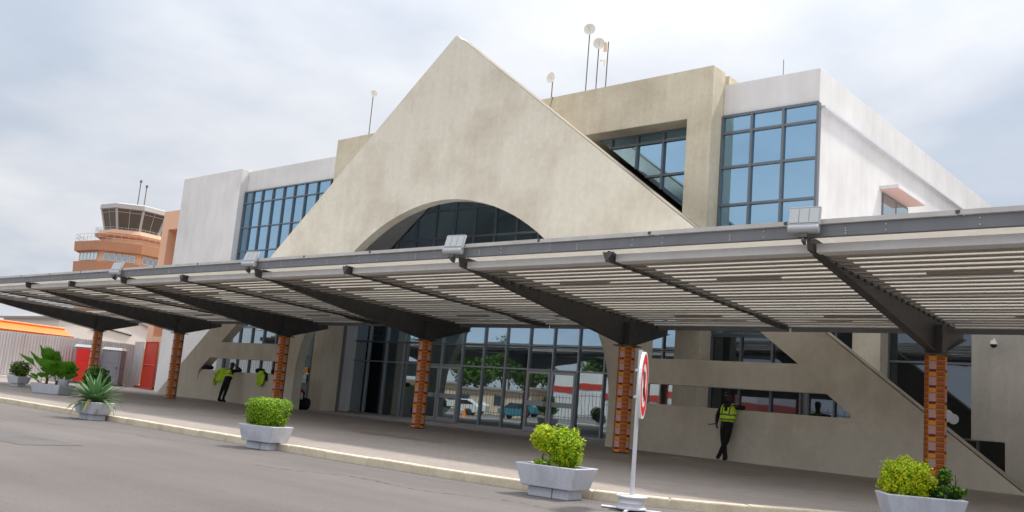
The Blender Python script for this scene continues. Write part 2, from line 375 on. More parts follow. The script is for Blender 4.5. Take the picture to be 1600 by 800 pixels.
for sd in range(3):
    q = random.Random(90+sd); p = Vector((-30+sd*9.5, 5.2+sd*1.1, 0)); d_ = R(q.uniform(-12, 12)); L_, R_ = [], []
    for k in range(34):
        w_ = .007+.009*q.random(); L_.append((p.x, p.y+w_, RZ+.005)); R_.append((p.x, p.y-w_, RZ+.005)); d_ += q.uniform(-.5, .5)-d_*.25; p = p+Vector((math.cos(d_), math.sin(d_), 0))*.25
    st_ = MB(); st_.add(L_+R_, [(k, k+1, 35+k-1+0, 34+k) for k in range(33)]); struct('road_crack', st_, M['crack'])
kr = MB(); kr.xy([tuple(p) for p in KL]+[tuple(p) for p in reversed([a.lerp(b, .98) for a, b in zip(KL, inner)])], RZ-.15, -.02)
kerb = struct('kerb', kr, M['kerb'])
# kerb stones about a metre long with recessed joints
acc = 0; st = [0]; dist = [0]
for i in range(1, len(KL)): dist.append(dist[-1]+(KL[i]-KL[i-1]).length)
def at_len(line, s):
    for i in range(1, len(KL)):
        if dist[i] >= s:
            t = (s-dist[i-1])/max(1e-6, dist[i]-dist[i-1]); return line[i-1].lerp(line[i], t)
    return line[-1]
s = 8.0
while s < dist[-1]-2:
    a0, a1 = s+.006, s+.994
    oA, oM, oB = at_len(KL, a0), at_len(KL, (a0+a1)/2), at_len(KL, a1); iA, iM, iB = at_len(inner, a0), at_len(inner, (a0+a1)/2), at_len(inner, a1)
    dz = rnd.uniform(-.004, .004); k = MB(); off = [(p-q).normalized()*rnd.uniform(.006, .014) for p, q in ((oA, iA), (oM, iM), (oB, iB))]
    k.xy([tuple(oA+off[0]), tuple(oM+off[1]), tuple(oB+off[2]), tuple(iB), tuple(iM), tuple(iA)], RZ-.05, .004+dz)
    k.build('kerb_stone', M['kerb'], kerb, bevel=.02)
    s += 1.0

# ------------------------------------------------------------------ terminal building
XC = -23.3; HWD = 18.65; HT = 14.3; SL = HT/HWD; WY0, WY1 = 22.2, 22.62
APX = -23.5
term = thing('terminal_building', 'concrete airport terminal with a pointed gable wall, a wide arch and blue glass', 'terminal building', (XC, WY0, 0))
archT = [(7.73, 0), (7.75, .8), (7.72, 1.7), (7.55, 2.5), (7.28, 3.15), (6.72, 4.2), (5.9, 5.3), (4.85, 6.3), (3.75, 7.02), (2.65, 7.52), (1.55, 7.84), (.7, 7.98), (0, 8.02)]
archT = [tuple(p) for p in smooth_line(archT, .35)]
XA = -23.3
arch_l = [(XA-x, z) for x, z in archT]; arch_r = [(XA+x, z) for x, z in reversed(archT[:-1])]
outer = [(XC-HWD, -.02)] + [(p[0], max(p[1], -.02)) for p in arch_l+arch_r] + [(XC+HWD, -.02), (APX+.06, HT), (APX-.06, HT)]
mir = lambda poly: [(2*XC-x, z) for x, z in reversed(poly)]
slo = [(-14.41, 1.33), (-8.3, 1.33), (-9.05, 1.89), (-14.41, 1.89)]
sup = [(-14.41, 2.6), (-9.8, 2.6), (-11.6, 3.95), (-14.41, 3.95)]
w = MB(); w.xz(outer, WY0, WY1, holes=[slo, sup, mir(slo), mir(sup)]); w.build('gable_wall', M['concrete'], term)
for sgn in (-1, 1):
    p0, p1 = (XC+sgn*HWD, 0), (APX+sgn*.06, HT); L_ = lambda t, d: (p0[0]+(p1[0]-p0[0])*t, p0[1]+(p1[1]-p0[1])*t+d)
    k = MB(); k.xz([L_(.005, .004), L_(.985, .004), L_(.985, .022), L_(.005, .022)], WY0+.02, WY1+.02); k.build('darkened_edge', M['dark_top'], term)  # dark edge strip added so the sunlit slope tops read less bright
# slabs of the tent-shaped vault running back from the gable wall
for sgn in (-1, 1):
    q = lambda x, d: (XC+sgn*x, (HWD-x)*SL+d)
    v = MB(); v.xz([q(10.4, -.98), q(4.9, -.98), q(4.9, -.86), q(10.4, -.86)], WY1+.002, 26.55); v.build('vault_soffit', M['white'], term)
    v = MB(); v.xz([q(10.4, -.855), q(5.0, -.855), q(5.0, -.62), q(10.4, -.62)], WY1+.002, 26.55); v.build('vault_roofing', M['roofing'], term)
v = MB(); v.box(XC-4.88, XC+4.88, WY1+.002, 26.55, 9.56, 9.7); v.build('vault_soffit', M['white'], term)
# portal frame of the upper storey
f = MB(); BX0, BX1, BY = -32.75, -13.8, 24.25
f.xz([(BX0, 0), (BX0+1.0, 0), (BX0+1.0, 10.4), (BX1-.87, 10.4), (BX1-.87, 0), (BX1, 0), (BX1, 12.05), (BX0, 12.05)], BY, 25.02)
f.build('portal_frame', M['concrete2'], term, bevel=.015)
b = MB(); b.box(BX0+.02, BX1-.02, 25.3, 41, 10.5, 12.04); b.box(BX0+.02, BX1-.02, 30, 41, 0, 10.5); b.build('upper_block', M['concrete2'], term)
c = MB(); c.tube([(-20.3, 24.235, 12.06), (-20.45, 24.23, 11.5), (-20.75, 24.23, 10.9), (-20.9, 24.23, 10.45)], .012, 5); c.build('cable', M['black'], term)
# broken flashing under the portal's foot, along the vault
d = MB()
q = lambda x, dz: (XC+x, (HWD-x)*SL+dz)
d.xz([q(8.2, -.5), q(10.35, -.5), q(10.35, -.36), q(8.2, -.36)], 24.0, 24.22); d.build('vault_flashing', M['grey_render'], term)
# white blocks
wr = MB(); RX = -10.65
wr.box(BX1+.004, RX, 25, 44.6, 10.56, 11.62); wr.box(RX-.3, RX, 25.16, 44.6, 0, 10.56); wr.box(BX1+.01, RX-.31, 26, 44.5, 0, 10.55)
wr.build('white_block', M['white'], term, bevel=.01)
l = MB(); l.box(RX, RX+.14, 25.1, 44.5, 10.40, 10.47); l.build('metal_ledge', M['galv'], term)
aw = MB(); aw.box(RX, RX+.62, 30.1, 32.9, 9.10, 9.22); a_ = aw.build('window_hood', M['white'], term, bevel=.01); hsf = MB(); hsf.box(RX+.01, RX+.6, 30.12, 32.88, 9.085, 9.098); hsf.build('hood_soffit', M['pink_render'], a_)
wf = MB(); wf.box(RX, RX+.03, 30.3, 32.9, 7.6, 9.05); wi = wf.build('window', M['mull'], term)
for y in (30.38, 31.66):
    p = MB(); p.box(RX+.032, RX+.04, y, y+1.14, 7.7, 8.97); p.build('pane', M['glassL'], wi)
wl = MB(); LX0, LX1 = -46.75, -40.95
wl.box(LX0, LX1, 24.6, 40, -.01, 11.7); wl.build('white_block', M['white'], term, bevel=.01)
wl = MB(); wl.box(LX1+.004, BX0-.004, 25.02, 40, 10.56, 11.62); wl.box(LX1+.004, BX0-.004, 26, 40, 0, 10.55); wl.build('white_block', M['white'], term, bevel=.01)

def curtain(name, xs, zs, y, glassm, planes=(), skip=(), mw=.055, depth=.12, frame=M['mull'], tilt=.005):
    """glazing on the plane y: an outer backing frame with panes, mullions and transoms as sub-parts"""
    fr = MB(); fp = clip([(xs[0], zs[0]), (xs[-1], zs[0]), (xs[-1], zs[-1]), (xs[0], zs[-1])], planes)
    fr.xz(fp, y+.06, y+.10); root = fr.build(name, M['dark'], term)
    for i in range(len(xs)-1):
        for j in range(len(zs)-1):
            if (i, j) in skip: continue
            e = mw*.35
            p = clip([(xs[i]+e, zs[j]+e), (xs[i+1]-e, zs[j]+e), (xs[i+1]-e, zs[j+1]-e), (xs[i]+e, zs[j+1]-e)], planes)
            if len(p) < 3: continue
            cx = sum(a for a, _ in p)/len(p); cz = sum(a for _, a in p)/len(p); tx, tz = rnd.uniform(-tilt, tilt), rnd.uniform(-tilt, tilt)
            mb = MB(); mb.prism(p, lambda q, t: (q[0], y+.03*t+.012+(q[0]-cx)*tx+(q[1]-cz)*tz, q[1])); mb.build('pane', glassm, root)
    for x in xs:
        top = zs[-1]
        for a, b_, c_ in planes:
            if b_ > 0: top = min(top, (c_-a*x)/b_)
        bot = zs[0]
        for a, b_, c_ in planes:
            if b_ < 0: bot = max(bot, (c_-a*x)/b_)
        if top-bot < .1: continue
        mb = MB(); mb.box(x-mw/2, x+mw/2, y-depth*.6, y+depth*.4, bot, top); mb.build('mullion', frame, root)
    for z in zs:
        x0, x1 = xs[0], xs[-1]
        for a, b_, c_ in planes:
            if a > 0: x1 = min(x1, (c_-b_*z)/a)
            if a < 0: x0 = max(x0, (c_-b_*z)/a)
        if x1-x0 < .2: continue
        mb = MB(); mb.box(x0, x1, y-depth*.5, y+depth*.4-.003, z-mw/2, z+mw/2); mb.build('transom', frame, root)
    return root
lin = lambda a, b, n: [a+(b-a)*i/n for i in range(n+1)]
TZ = -1.0
vault = [(-SL, 1, SL*(HWD-XC)*0+HWD*SL+TZ-SL*XC), (SL, 1, HWD*SL+TZ+SL*XC)]     # z <= (HW-|x-XC|)*SL - .76
XG = [-34.15+1.176*i for i in range(18)]
doors = [(5, 0), (6, 0), (10, 0), (11, 0)]
curtain('curtain_wall', XG, [0.02, 2.32, 3.18], 26.6, M['glassL'], skip=doors, frame=M['mull2'])
curtain('curtain_wall', XG, [3.2, 4.6, 6.2, 7.68, 8.92, 9.55], 26.6, M['glassA'], planes=vault, frame=M['mull2'])
vt = [(-SL, -1, -(HWD*SL-.10)-SL*XC*1), ]
# upper storey glass, its foot follows the vault's right slope, and mirrored on the left
abv = [(-SL, -1, -(HWD*SL-.30+SL*XC))]
curtain('upper_window', [-20.2, -19.15, -18.1, -17.02, -15.98, BX1-.88], [6.2, 7.65, 8.87, 10.05, 10.4], 25.05, M['glassU'], planes=abv, mw=.075)
abvl = [(SL, -1, -(HWD*SL-.30-SL*XC))]
curtain('upper_window', [BX0+1.01, -30.6, -29.5, -28.4, -27.3, -26.4], [6.2, 7.65, 8.87, 10.05, 10.4], 25.05, M['glassU'], planes=abvl)
curtain('corner_window', [BX1+.03, -12.76, -11.73, RX+.0], [3.6, 5.0, 6.3, 7.63, 8.85, 9.97, 10.53], 24.97, M['glassU'], mw=.075)
curtain('corner_window', [LX1+.05, -40.2, -39.35, -38.42, -37.5, -36.62, -35.72, -34.8, -33.8, BX0-.03], [3.6, 5.0, 6.2, 7.4, 8.62, 9.9, 10.5], 24.97, M['glassU'], mw=.05)
curtain('ground_window', [LX1+.05, -39.7, -38.65, -37.65, -36.6, -35.5, -34.6, -33.7, BX0-.03], [.02, 2.3, 3.55], 24.97, M['glassL'])
curtain('ground_window', [BX1+.03, -12.8, -11.8, -10.9], [.02, 2.3, 3.55], 24.97, M['glassD'])
# doors: two double doors with mid rails and pull handles
for i0 in (5, 10):
    for k in (0, 1):
        x0, x1 = XG[i0+k]+.03, XG[i0+k+1]-.03
        fr = MB(); t = .09
        fr.xz([(x0, .03), (x1, .03), (x1, 2.27), (x0, 2.27)], 26.5, 26.56, holes=[[(x0+t, .2), (x1-t, .2), (x1-t, .98), (x0+t, .98)], [(x0+t, 1.16), (x1-t, 1.16), (x1-t, 2.17), (x0+t, 2.17)]])
        dr = fr.build('door', M['door'], term)
        for z0, z1 in ((.2, .98), (1.16, 2.17)):
            p = MB(); p.box(x0+t-.01, x1-t+.01, 26.525, 26.54, z0-.01, z1+.01); p.build('pane', M['glassL'], dr)
        hx = x1-.13 if k == 0 else x0+.13
        h = MB(); h.tube([(hx, 26.5, .95), (hx, 26.43, .95), (hx, 26.43, 1.35), (hx, 26.5, 1.35)], .014, 6); h.build('handle', M['steel'], dr)
        bk = MB(); bk.box(x0, x1, 26.62, 26.64, .03, 2.3); bk.build('backing', M['dark'], dr)
# ground floor annex on the right, raised and lengthened unseen to block sun
AX = RX-.3
fl = MB(); fl.box(-34.2, 0, WY1+.01, 40, 5.2, 5.4) if False else None
an = MB(); an.box(RX+.01, 9, 25.3, 36, 0, 6.1); an.build('annex_core', M['dark'], term)
an = MB(); an.box(-9.22, -8.48, 24.25, 25.25, 0, 6.1); an.build('annex_pier', M['concrete2'], term, bevel=.01)
an = MB(); an.xz([(-6.28, 1.07), (-5.54, 1.07), (-5.54, 0), (9, 0), (9, 6.1), (-6.28, 6.1)], 24.25, 24.6); an.build('annex_wall', M['concrete3'], term, bevel=.01)
curtain('annex_window', [-8.47, -7.4, -6.28, -5.3], [.02, 1.07, 2.95, 4.5, 6.0], 24.9, M['glassD'], mw=.05)
curtain('annex_window', [RX+.01, -9.9, -9.22], [.02, 1.07, 2.95, 4.5, 6.0], 24.9, M['glassD'], mw=.05)
ro = MB(); ro.box(RX+.005, 9.1, 22.8, 36, 6.12, 6.3); ro.build('annex_roof_sunblock', M['grey_render'], term)  # slab pushed forward out of view to keep sun off the pavement
# pale cloud-shaped patch on the annex glass, and reflections painted on the dark doorway
ck = MB()
for cx, cz, r in ((-7.0, 1.62, .16), (-6.84, 1.55, .13), (-7.15, 1.52, .12)): ck.lathe([(r, 24.83+.004*r), (r, 24.838+.004*r)], 18, (cx, 0, cz), axis='y')
ck.build('cloud_patch', M['grey_render'], term)
nt_ = MB(); nt_.box(-34.5, -33.75, 24.84, 24.85, 1.55, 1.8); nt_.build('orange_reflection', mat('reflection_orange', (.62, .30, .03), .5), term)  # orange panel standing in for a reflection in the doorway glass
nt_ = MB(); nt_.box(-34.5, -33.8, 24.84, 24.85, 1.12, 1.5); nt_.build('white_reflection', mat('reflection_white', (.55, .58, .55), .5, (.3, .33, .3), scale=9), term)  # pale panel below, part of the same painted reflection
# orange-rendered stair block beyond the white corner
ob = MB(); ob.xz([(-55.1, 0), (-48.2, 0), (-48.2, 11.2), (-55.1, 11.2)], 28, 28.8, holes=[[(-54.3, 3.2), (-53.1, 3.2), (-53.1, 10), (-54.3, 10)]])
ob.box(-55.1, -48.2, 28.85, 34, 0, 11.19); ob.build('stair_block', M['peach'], term)

# ------------------------------------------------------------------ entrance canopy
CYc = 19.6; CXS = [-43.29+7.51*i for i in range(7)]
can = thing('entrance_canopy', 'long slatted steel canopy on columns wrapped in orange patterned cladding', 'canopy', (-20.8, CYc, 0))
CZ = lambda y: 3.70-.044*(y-13.5)                    # underside of the slats
FY, BYk = 13.25, 21.4
X0, X1 = CXS[0], CXS[-1]
# column drum with UVs in metres
def drum():
    n = 32; r = .21; me = MB(); me.lathe([(r, .03), (r, 2.70)], n, cap=True, a0=R(-90)-.075/.21)
    q = me.mesh('cladding', M['kente'], smooth=True, fix=False); uvl = q.uv_layers.new(name='UVMap')
    for p in q.polygons:
        vi = list(p.vertices)
        for li, v in zip(p.loop_indices, vi):
            co = q.vertices[v].co; j = v % n
            jj = j
            if len(vi) == 4 and j == 0 and any((x % n) == n-1 for x in vi): jj = n
            uvl.data[li].uv = (jj/n*2*math.pi*r, co.z)
    return q
drum_me = drum()
stub = MB(); stub.box(-.17, .17, -.17, .17, 2.72, 3.30); stub.box(-.26, .26, -.26, .26, 2.69, 2.72); stub_me = stub.mesh('column_head', M['steel'])
foot = MB(); foot.box(-.14, .14, -.14, .14, 0, .03); foot_me = foot.mesh('column_base', M['steel'], bevel=.004)
bm_ = MB()
for sx in (-.006, ): bm_.yz([(FY+.22, CZ(FY)+.02), (CYc, 2.74), (CYc+.25, 2.74), (21.5, 3.22), (21.5, CZ(21.5)+.03), (FY+.22, CZ(FY)+.22)], -.012, .012)
bm_.yz([(FY+.22, CZ(FY)), (CYc-.1, 2.72), (CYc-.1, 2.735), (FY+.22, CZ(FY)+.015)], -.09, .09)
bm_.yz([(CYc+.2, 2.735), (21.5, 3.205), (21.5, 3.22), (CYc+.2, 2.75)], -.09, .09)
bm_.box(-.10, .10, FY+.1, 21.5, CZ(17)+.03, CZ(17)+.04) if False else None
for k in range(21):
    y = 13.95+k*.318; bm_.box(-.05, .05, y, y+.09, CZ(y)-.035, CZ(y)+.02)
beam_me = bm_.mesh('beam', M['steel'])
br_ = MB(); br_.yz([(FY+.02, CZ(FY)+.0), (FY+.30, CZ(FY)-.03), (FY+.30, CZ(FY)+.2), (FY-.03, CZ(FY)+.2)], -.03, .03); brk_me = br_.mesh('tip_plate', M['steel'])
for x in CXS:
    d = link('column', drum_me, can); d.location = (x, CYc, 0)
    for me_ in (stub_me, foot_me):
        o = link(me_.name, me_, d); o.matrix_parent_inverse = Matrix()
    for me_ in (beam_me, brk_me):
        o = link(me_.name, me_, can); o.location = (x, 0, 0)
mb_ = MB(); mb_.yz([(FY, CZ(FY)-.035), (19.2, CZ(19.2)-.035), (19.5, CZ(19.5)-.1), (20.6, CZ(20.6)-.1), (21.0, CZ(21)), (21.0, CZ(21)+.06), (FY, CZ(FY)+.16)], -.02, .02)
for k in range(22):
    y = 13.75+k*.318; mb_.box(-.05, .05, y+.03, y+.16, CZ(y)-.035, CZ(y)+.02)
mid_me = mb_.mesh('mid_beam', M['steel'])
tp_ = MB(); tp_.prism([(-.02, 0), (.14, .19), (-.10, .19)], lambda p, t: (p[0]-.02, FY+.03*t-.01, CZ(FY)-.05+p[1])); tip_me = tp_.mesh('tip_plate', M['steel'])
for i in range(len(CXS)-1):
    x = (CXS[i]+CXS[i+1])/2
    for me_ in (mid_me, tip_me): o = link(me_.name, me_, can); o.location = (x, 0, 0)
# slats: 22 in every half bay
half = 7.51/2
sm = MB(); sm.yz([(0, 0), (.205, .008), (.208, .020), (.190, .022), (.012, .016), (.006, .017), (0, .016)], .06, half-.06)
slat_me = sm.mesh('slat', M['slat'])
for i in range(12):
    for k in range(22):
        y = 13.72+.318*k
        if k % 1 == 0:
            o = link('slat', slat_me, can); o.location = (X0+half*i, y, CZ(y)+rnd.uniform(-.002, .002))
for i in range(12):
    x = X0+half*i
    a = MB(); a.yz([(13.42, CZ(13.4)), (13.46, CZ(13.4)-.006), (13.66, CZ(13.6)-.004), (13.66, CZ(13.6)+.02), (13.45, CZ(13.4)+.135), (13.42, CZ(13.4)+.135)], x+.05, x+half-.05); a.build('front_trim', M['trim'], can)
    a = MB(); a.yz([(20.74, CZ(20.7)-.0), (20.78, CZ(20.7)-.01), (20.84, CZ(20.8)+.12), (20.74, CZ(20.7)+.12)], x+.05, x+half-.05); a.build('rear_trim', M['trim'], can)
    a = MB(); a.box(x+.05, x+half-.05, 20.95, 21.05, CZ(20.9)-.09, CZ(20.9)+.02); a.build('rear_beam', M['fascia'], can)
lamp_me = MB().box(.0, 1.25, .02, .13, .0, .05).mesh('strip_lamp', M['lampgrey'], bevel=.004)
for i in range(12):
    for k, f_ in ((4, .30), (17, .40)):
        y = 13.72+.318*k+.20; o = link('strip_lamp', lamp_me, can); o.location = (X0+half*i+half*f_, y-.005, CZ(y)-.006)
# fascia channel, its bolts, flashing and roof sheets
RZf = lambda y: 4.09-.044*(y-13.2)
f0, f1 = X0-.3, X1+.2
for i in range(6):
    xa, xb = (f0 if i == 0 else CXS[i]+.004), (f1 if i == 5 else CXS[i+1]-.004)
    a = MB(); a.yz([(13.2, 3.90), (13.2, 4.085), (13.3, 4.085), (13.3, 4.065), (13.215, 4.065), (13.215, 3.92), (13.3, 3.92), (13.3, 3.90)], xa, xb); fa = a.build('fascia', M['fascia'], can)
    bo = MB(); x = xa+.55; k = 0
    while x < xb-.2:
        for z in ((3.945, 4.035) if k % 3 else (3.93, 3.97, 4.01)): bo.lathe([(.011, 13.188), (.011, 13.2)], 6, (x+(.03 if k % 3 == 0 else 0), 0, z), axis='y')
        x += 1.25 if k % 2 else .62; k += 1
    tag(bo.build('bolt', M['flash'], fa), kind='stuff')
x = f0
while x < f1-.1:
    w_ = min(1.25*2, f1-x); a = MB(); dz = rnd.uniform(0, .006)
    a.yz([(13.165, 4.088+dz), (13.165, 4.160+dz), (13.6, 4.15+dz), (13.6, 4.138+dz), (13.18, 4.145+dz), (13.18, 4.088+dz)], x+.006, x+w_-.006); a.build('flashing', M['flash'], can)
    a = MB(); a.box(x-.03, x+.03, 13.158, 13.3, 4.11, 4.158); a.build('flashing_clip', M['steel'], can)
    x += w_
for i in range(12):
    x = X0+half*i+(-.3 if i == 0 else 0)
    a = MB(); a.add([(x, 13.3, RZf(13.3)), (X0+half*(i+1)-.006, 13.3, RZf(13.3)), (X0+half*(i+1)-.006, 22.12, RZf(22.12)), (x, 22.12, RZf(22.12))], [(0, 1, 2, 3)])  # rear run up to the wall is unseen, added to block sun
    a.add([(v[0], v[1], v[2]-.012) for v in a.v[:4]], [(3, 2, 1, 0)]); a.build('roof_sheet', M['roofsheet'], can)
rf = MB(); rf.yz([(13.3, RZf(13.3)-.18), (13.62, RZf(13.6)-.08), (13.75, RZf(13.7)-.02), (13.3, RZf(13.3)-.02)], -.03, .03); rf_me = rf.mesh('roof_bracket', M['steel'])
for yy in (15.2, 17.0, 18.8, 20.6):
    a = MB(); a.box(X0, X1, yy-.02, yy+.02, RZf(yy)-.06, RZf(yy)-.016); a.build('purlin', M['galv'], can)
x = X0
while x <= X1+.01:
    o = link('roof_bracket', rf_me, can); o.location = (x+.25, 0, 0); x += half/3
# floodlights clamped to the beam tips
fl_root = None
def floodlight():
    t = local('floodlight', '', 'floodlight', 'floodlights along the canopy edge')
    a = MB(); a.box(-.24, .24, -.05, .0, .0, .30); a.box(-.235, .235, -.055, .01, .285, .305); a.build('housing', M['lampbody'], t, bevel=.008)
    for k in range(3):
        a = MB(); a.box(-.225+k*.152, -.085+k*.152, -.062, -.05, .03, .27); a.build('lens', M['lens'], t)
    a = MB(); a.lathe([(.07, -.23), (.075, -.2), (.075, .2), (.07, .23)], 12, (0, -.01, -.06), axis='x'); a.build('driver_box', M['lampbody'], t, smooth=True)
    a = MB(); a.box(-.07, .07, -.03, .02, -.2, -.1); a.box(-.02, .02, -.02, .12, -.26, -.16); a.build('bracket', M['steel'], t)
    return t
flab = ['largest floodlight on the canopy edge, in front of the blue corner window', 'floodlight on the canopy edge below the middle of the arch',
        'floodlight on the canopy edge at the foot of the left blue window', 'floodlight on the canopy edge below the control tower']
fl0 = floodlight()
for i, ci in enumerate((5, 4, 3, 2)):
    t = fl0 if i == 0 else copy_tree(fl0)
    t['label'] = flab[i]; t.location = (CXS[ci]+(-.02 if i else .0), 13.06, 4.05); t.rotation_euler = (R(-16+rnd.uniform(-3, 3)), 0, R(8))
# dome camera
t = thing('dome_camera', 'small white and black dome camera hanging by the grey wall at right', 'security camera', (-5.72, 24.0, 3.35))
a = MB(); a.tube([(-5.72, 24.23, 3.5), (-5.72, 24.05, 3.5), (-5.72, 24.0, 3.45)], .02, 8); a.build('bracket', M['plasticw'], t)
a = MB(); a.lathe([(.02, .10), (.07, .09), (.085, .03), (.085, .0)], 16, (-5.72, 24.0, 3.37)); a.build('shell', M['plasticw'], t, smooth=True)
a = MB(); a.lathe([(.08, 0), (.072, -.04), (.04, -.075), (.005, -.085)], 16, (-5.72, 24.0, 3.37)); a.build('dome', M['black'], t, smooth=True)

# ------------------------------------------------------------------ planters and plants
def planter(label, loc, rot, L, Wd, H=.42, plinth=True):
    t = local('planter', label, 'planter', 'pale grey concrete planters along the kerb')
    a = MB(); tp, bt = 1.0, .82; hx, hy = L/2, Wd/2; th = .055; z0, z1 = (.125 if plinth else .004), H
    ring = lambda k, z, d=0: [(-hx*k+d, -hy*k+d, z), (hx*k-d, -hy*k+d, z), (hx*k-d, hy*k-d, z), (-hx*k+d, hy*k-d, z)]
    a.add(ring(bt, z0)+ring(tp, z1)+ring(tp, z1, th)+ring(tp, z1-.07, th),
          [(3, 2, 1, 0)]+[(i, (i+1) % 4, (i+1) % 4+4, i+4) for i in range(4)]+[(i+4, (i+1) % 4+4, (i+1) % 4+8, i+8) for i in range(4)]+[(i+8, (i+1) % 4+8, (i+1) % 4+12, i+12) for i in range(4)]+[(12, 13, 14, 15)])
    a.build('tub', M['planter'], t, bevel=.012, fix=False)
    a = MB(); a.box(-hx+th+.004, hx-th-.004, -hy+th+.004, hy-th-.004, H-.12, H-.045); a.build('soil', M['soil'], t)
    gap = hx*.12
    for x0, x1 in ((-hx*.66, gap), (gap+.015, hx*.66)) if plinth else ():
        a = MB(); a.box(x0, x1, -hy*.6, hy*.6, 0, z0-.008); a.build('foot_block', M['planter'], t, bevel=.008)
    t.location = loc; t.rotation_euler = (0, 0, R(rot)); return t
def leafquad(mb, p, n, up, w, h, bend=.25):
    """a small folded leaf of four triangles"""
    n = n.normalized(); side = n.cross(up)
    side = side.normalized() if side.length > 1e-4 else Vector((1, 0, 0)); d = side.cross(n).normalized()
    a, b_, c_, e = p, p+d*h*.5+side*w*.5+n*h*bend*.3, p+d*h+n*0, p+d*h*.5-side*w*.5+n*h*bend*.3
    mb.add([a, b_, c_, e], [(0, 1, 2), (0, 2, 3)])
def foliage(name, parent, shape, count, mats, lw=.03, lh=.055, clump=0, seed=1, up=.5):
    """leaves spread through a volume; shape(rnd) -> (point, outward)"""
    r = random.Random(seed); mb = MB()
    for _ in range(count):
        p, o = shape(r); d = Vector((r.gauss(0, 1), r.gauss(0, 1), r.gauss(0, 1))).normalized()
        n = (o*1.0+d*.9+Vector((0, 0, up))).normalized(); u = Vector((r.gauss(0, 1), r.gauss(0, 1), r.gauss(0, 1)+.8)); s = r.uniform(.7, 1.35)
        mb.m = r.choices(range(len(mats)), weights=[3, 2, 1][:len(mats)])[0]; leafquad(mb, p, n, u, lw*s, lh*s)
    o = mb.build(name, mats, parent, fix=False); o['kind'] = 'stuff'; return o
def boxshape(hx, hy, z0, z1, sq=3.2):
    amp = .09 if sq > 4 else .30
    def f(r):
        while True:
            p = Vector((r.uniform(-1, 1), r.uniform(-1, 1), r.uniform(-1, 1)))
            q_ = (abs(p.x)**sq+abs(p.y)**sq+abs(p.z)**sq)**(1/sq)
            if .3 < q_ < 1 and r.random() < q_**2: break
        k = noise.noise(Vector((p.x*2.2+hx*9, p.y*2.2, p.z*2.2+z1*5)))*amp+1+(.5*amp*noise.noise(Vector((p.x*5, p.y*5+hx*7, p.z*5)))); o = Vector((p.x, p.y, p.z)); taper = .82+.18*(p.z*.5+.5)
        return Vector((p.x*hx*k*taper, p.y*hy*k*taper, (z0+z1)/2+p.z*(z1-z0)/2*k)), o.normalized()
    return f
def stems(parent, pts, z0, z1, r=.012, m='bark', seed=2, spread=.15):
    q = random.Random(seed)
    for x, y in pts:
        a = MB(); p = Vector((x, y, z0)); a.tube([p, p+Vector((q.uniform(-.02, .02), q.uniform(-.02, .02), (z1-z0)*.5)), p+Vector((q.uniform(-spread, spread), q.uniform(-spread, spread), z1-z0))], [r, r*.8, r*.35], 5)
        for k in range(4):
            h = q.uniform(.35, .8)*(z1-z0); b0 = p+Vector((0, 0, h)); a.tube([b0, b0+Vector((q.uniform(-spread, spread), q.uniform(-spread, spread), (z1-z0)*.3))], [r*.5, r*.2], 4)
        a.build('stem', M[m], parent)
def bush(name, label, cat, loc, rot, parts, stemp, zst):
    t = local(name, label, cat)
    for args in parts: foliage('foliage', t, *args[:3], **args[3])
    stems(t, stemp, 0, zst)
    t.location = loc; t.rotation_euler = (0, 0, R(rot)); return t
P6, P5, P4, P3, P2, P1 = (-3.74, 12.2, RZ), (-7.33, 9.42, RZ), (-13.58, 9.27, RZ), (-20.12, 9.26, RZ), (-31.9, 13.2, 0), (-38.8, 14.7, 0)
planter('planter at the right edge holding a round yellow shrub', P6, 33, .95, .60, .43)
planter('long planter beside the round sign, with two upright lime shrubs', P5, 6, .91, .57, .40)
planter('planter holding the clipped green box bush', P4, 13, .78, .53, .40)
planter('planter holding the spiky agave at the kerb', P3, 4, .81, .52, .39)
planter('low wide planter holding the fan palm in front of the metal sheet fence', P2, 22, 1.3, .7, .33, False)
planter('small far planter at the left edge of the picture', P1, 8, .84, .55, .40)
zs_ = .36
def at(P, dx=0, dy=0): return (P[0]+dx, P[1]+dy, P[2]+zs_)
# round yellow shrub with a green one beside it
bush('shrub', 'round yellow-green shrub in the planter at the right edge', 'shrub', at(P6, -.16, -.04), 30,
     [(boxshape(.34, .30, -.02, .50, 2.2), 5200, [M['leaf_yellow'], M['leaf_lime'], M['leaf_bright']], dict(lw=.022, lh=.042, seed=3))], [(-.1, 0), (.05, .08), (.1, -.06), (0, 0)], .38)
bush('shrub', 'dark green straggly shrub behind the round yellow one at the right edge', 'shrub', at(P6, .22, .22), 36,
     [(boxshape(.22, .16, 0, .22, 2.2), 700, [M['leaf_dark'], M['leaf_bright']], dict(lw=.03, lh=.05, seed=4)), (boxshape(.09, .09, .2, .42, 2), 260, [M['leaf_dark'], M['leaf_bright']], dict(lw=.03, lh=.05, seed=5)),
      (lambda r: ((lambda b: (b+Vector((.12, -.10, -.06)), b.normalized()))(Vector((r.gauss(0, .06), r.gauss(0, .05), .2+r.gauss(0, .03))))), 150, [M['leaf_dark'], M['leaf_bright']], dict(lw=.03, lh=.05, seed=6))], [(0, 0), (.1, -.05), (-.08, .03)], .36)
bush('shrub', 'left lime shrub with bare lower stem in the planter beside the round sign', 'shrub', at(P5, -.21, .0), 0,
     [(boxshape(.19, .17, .18, .52, 2.4), 1500, [M['leaf_yellow'], M['leaf_lime'], M['leaf_bright']], dict(lw=.022, lh=.045, seed=8)), (boxshape(.18, .14, -.02, .09, 2.4), 260, [M['leaf_bright'], M['leaf_lime']], dict(lw=.022, lh=.045, seed=9))], [(-.05, 0), (.06, .03)], .42)
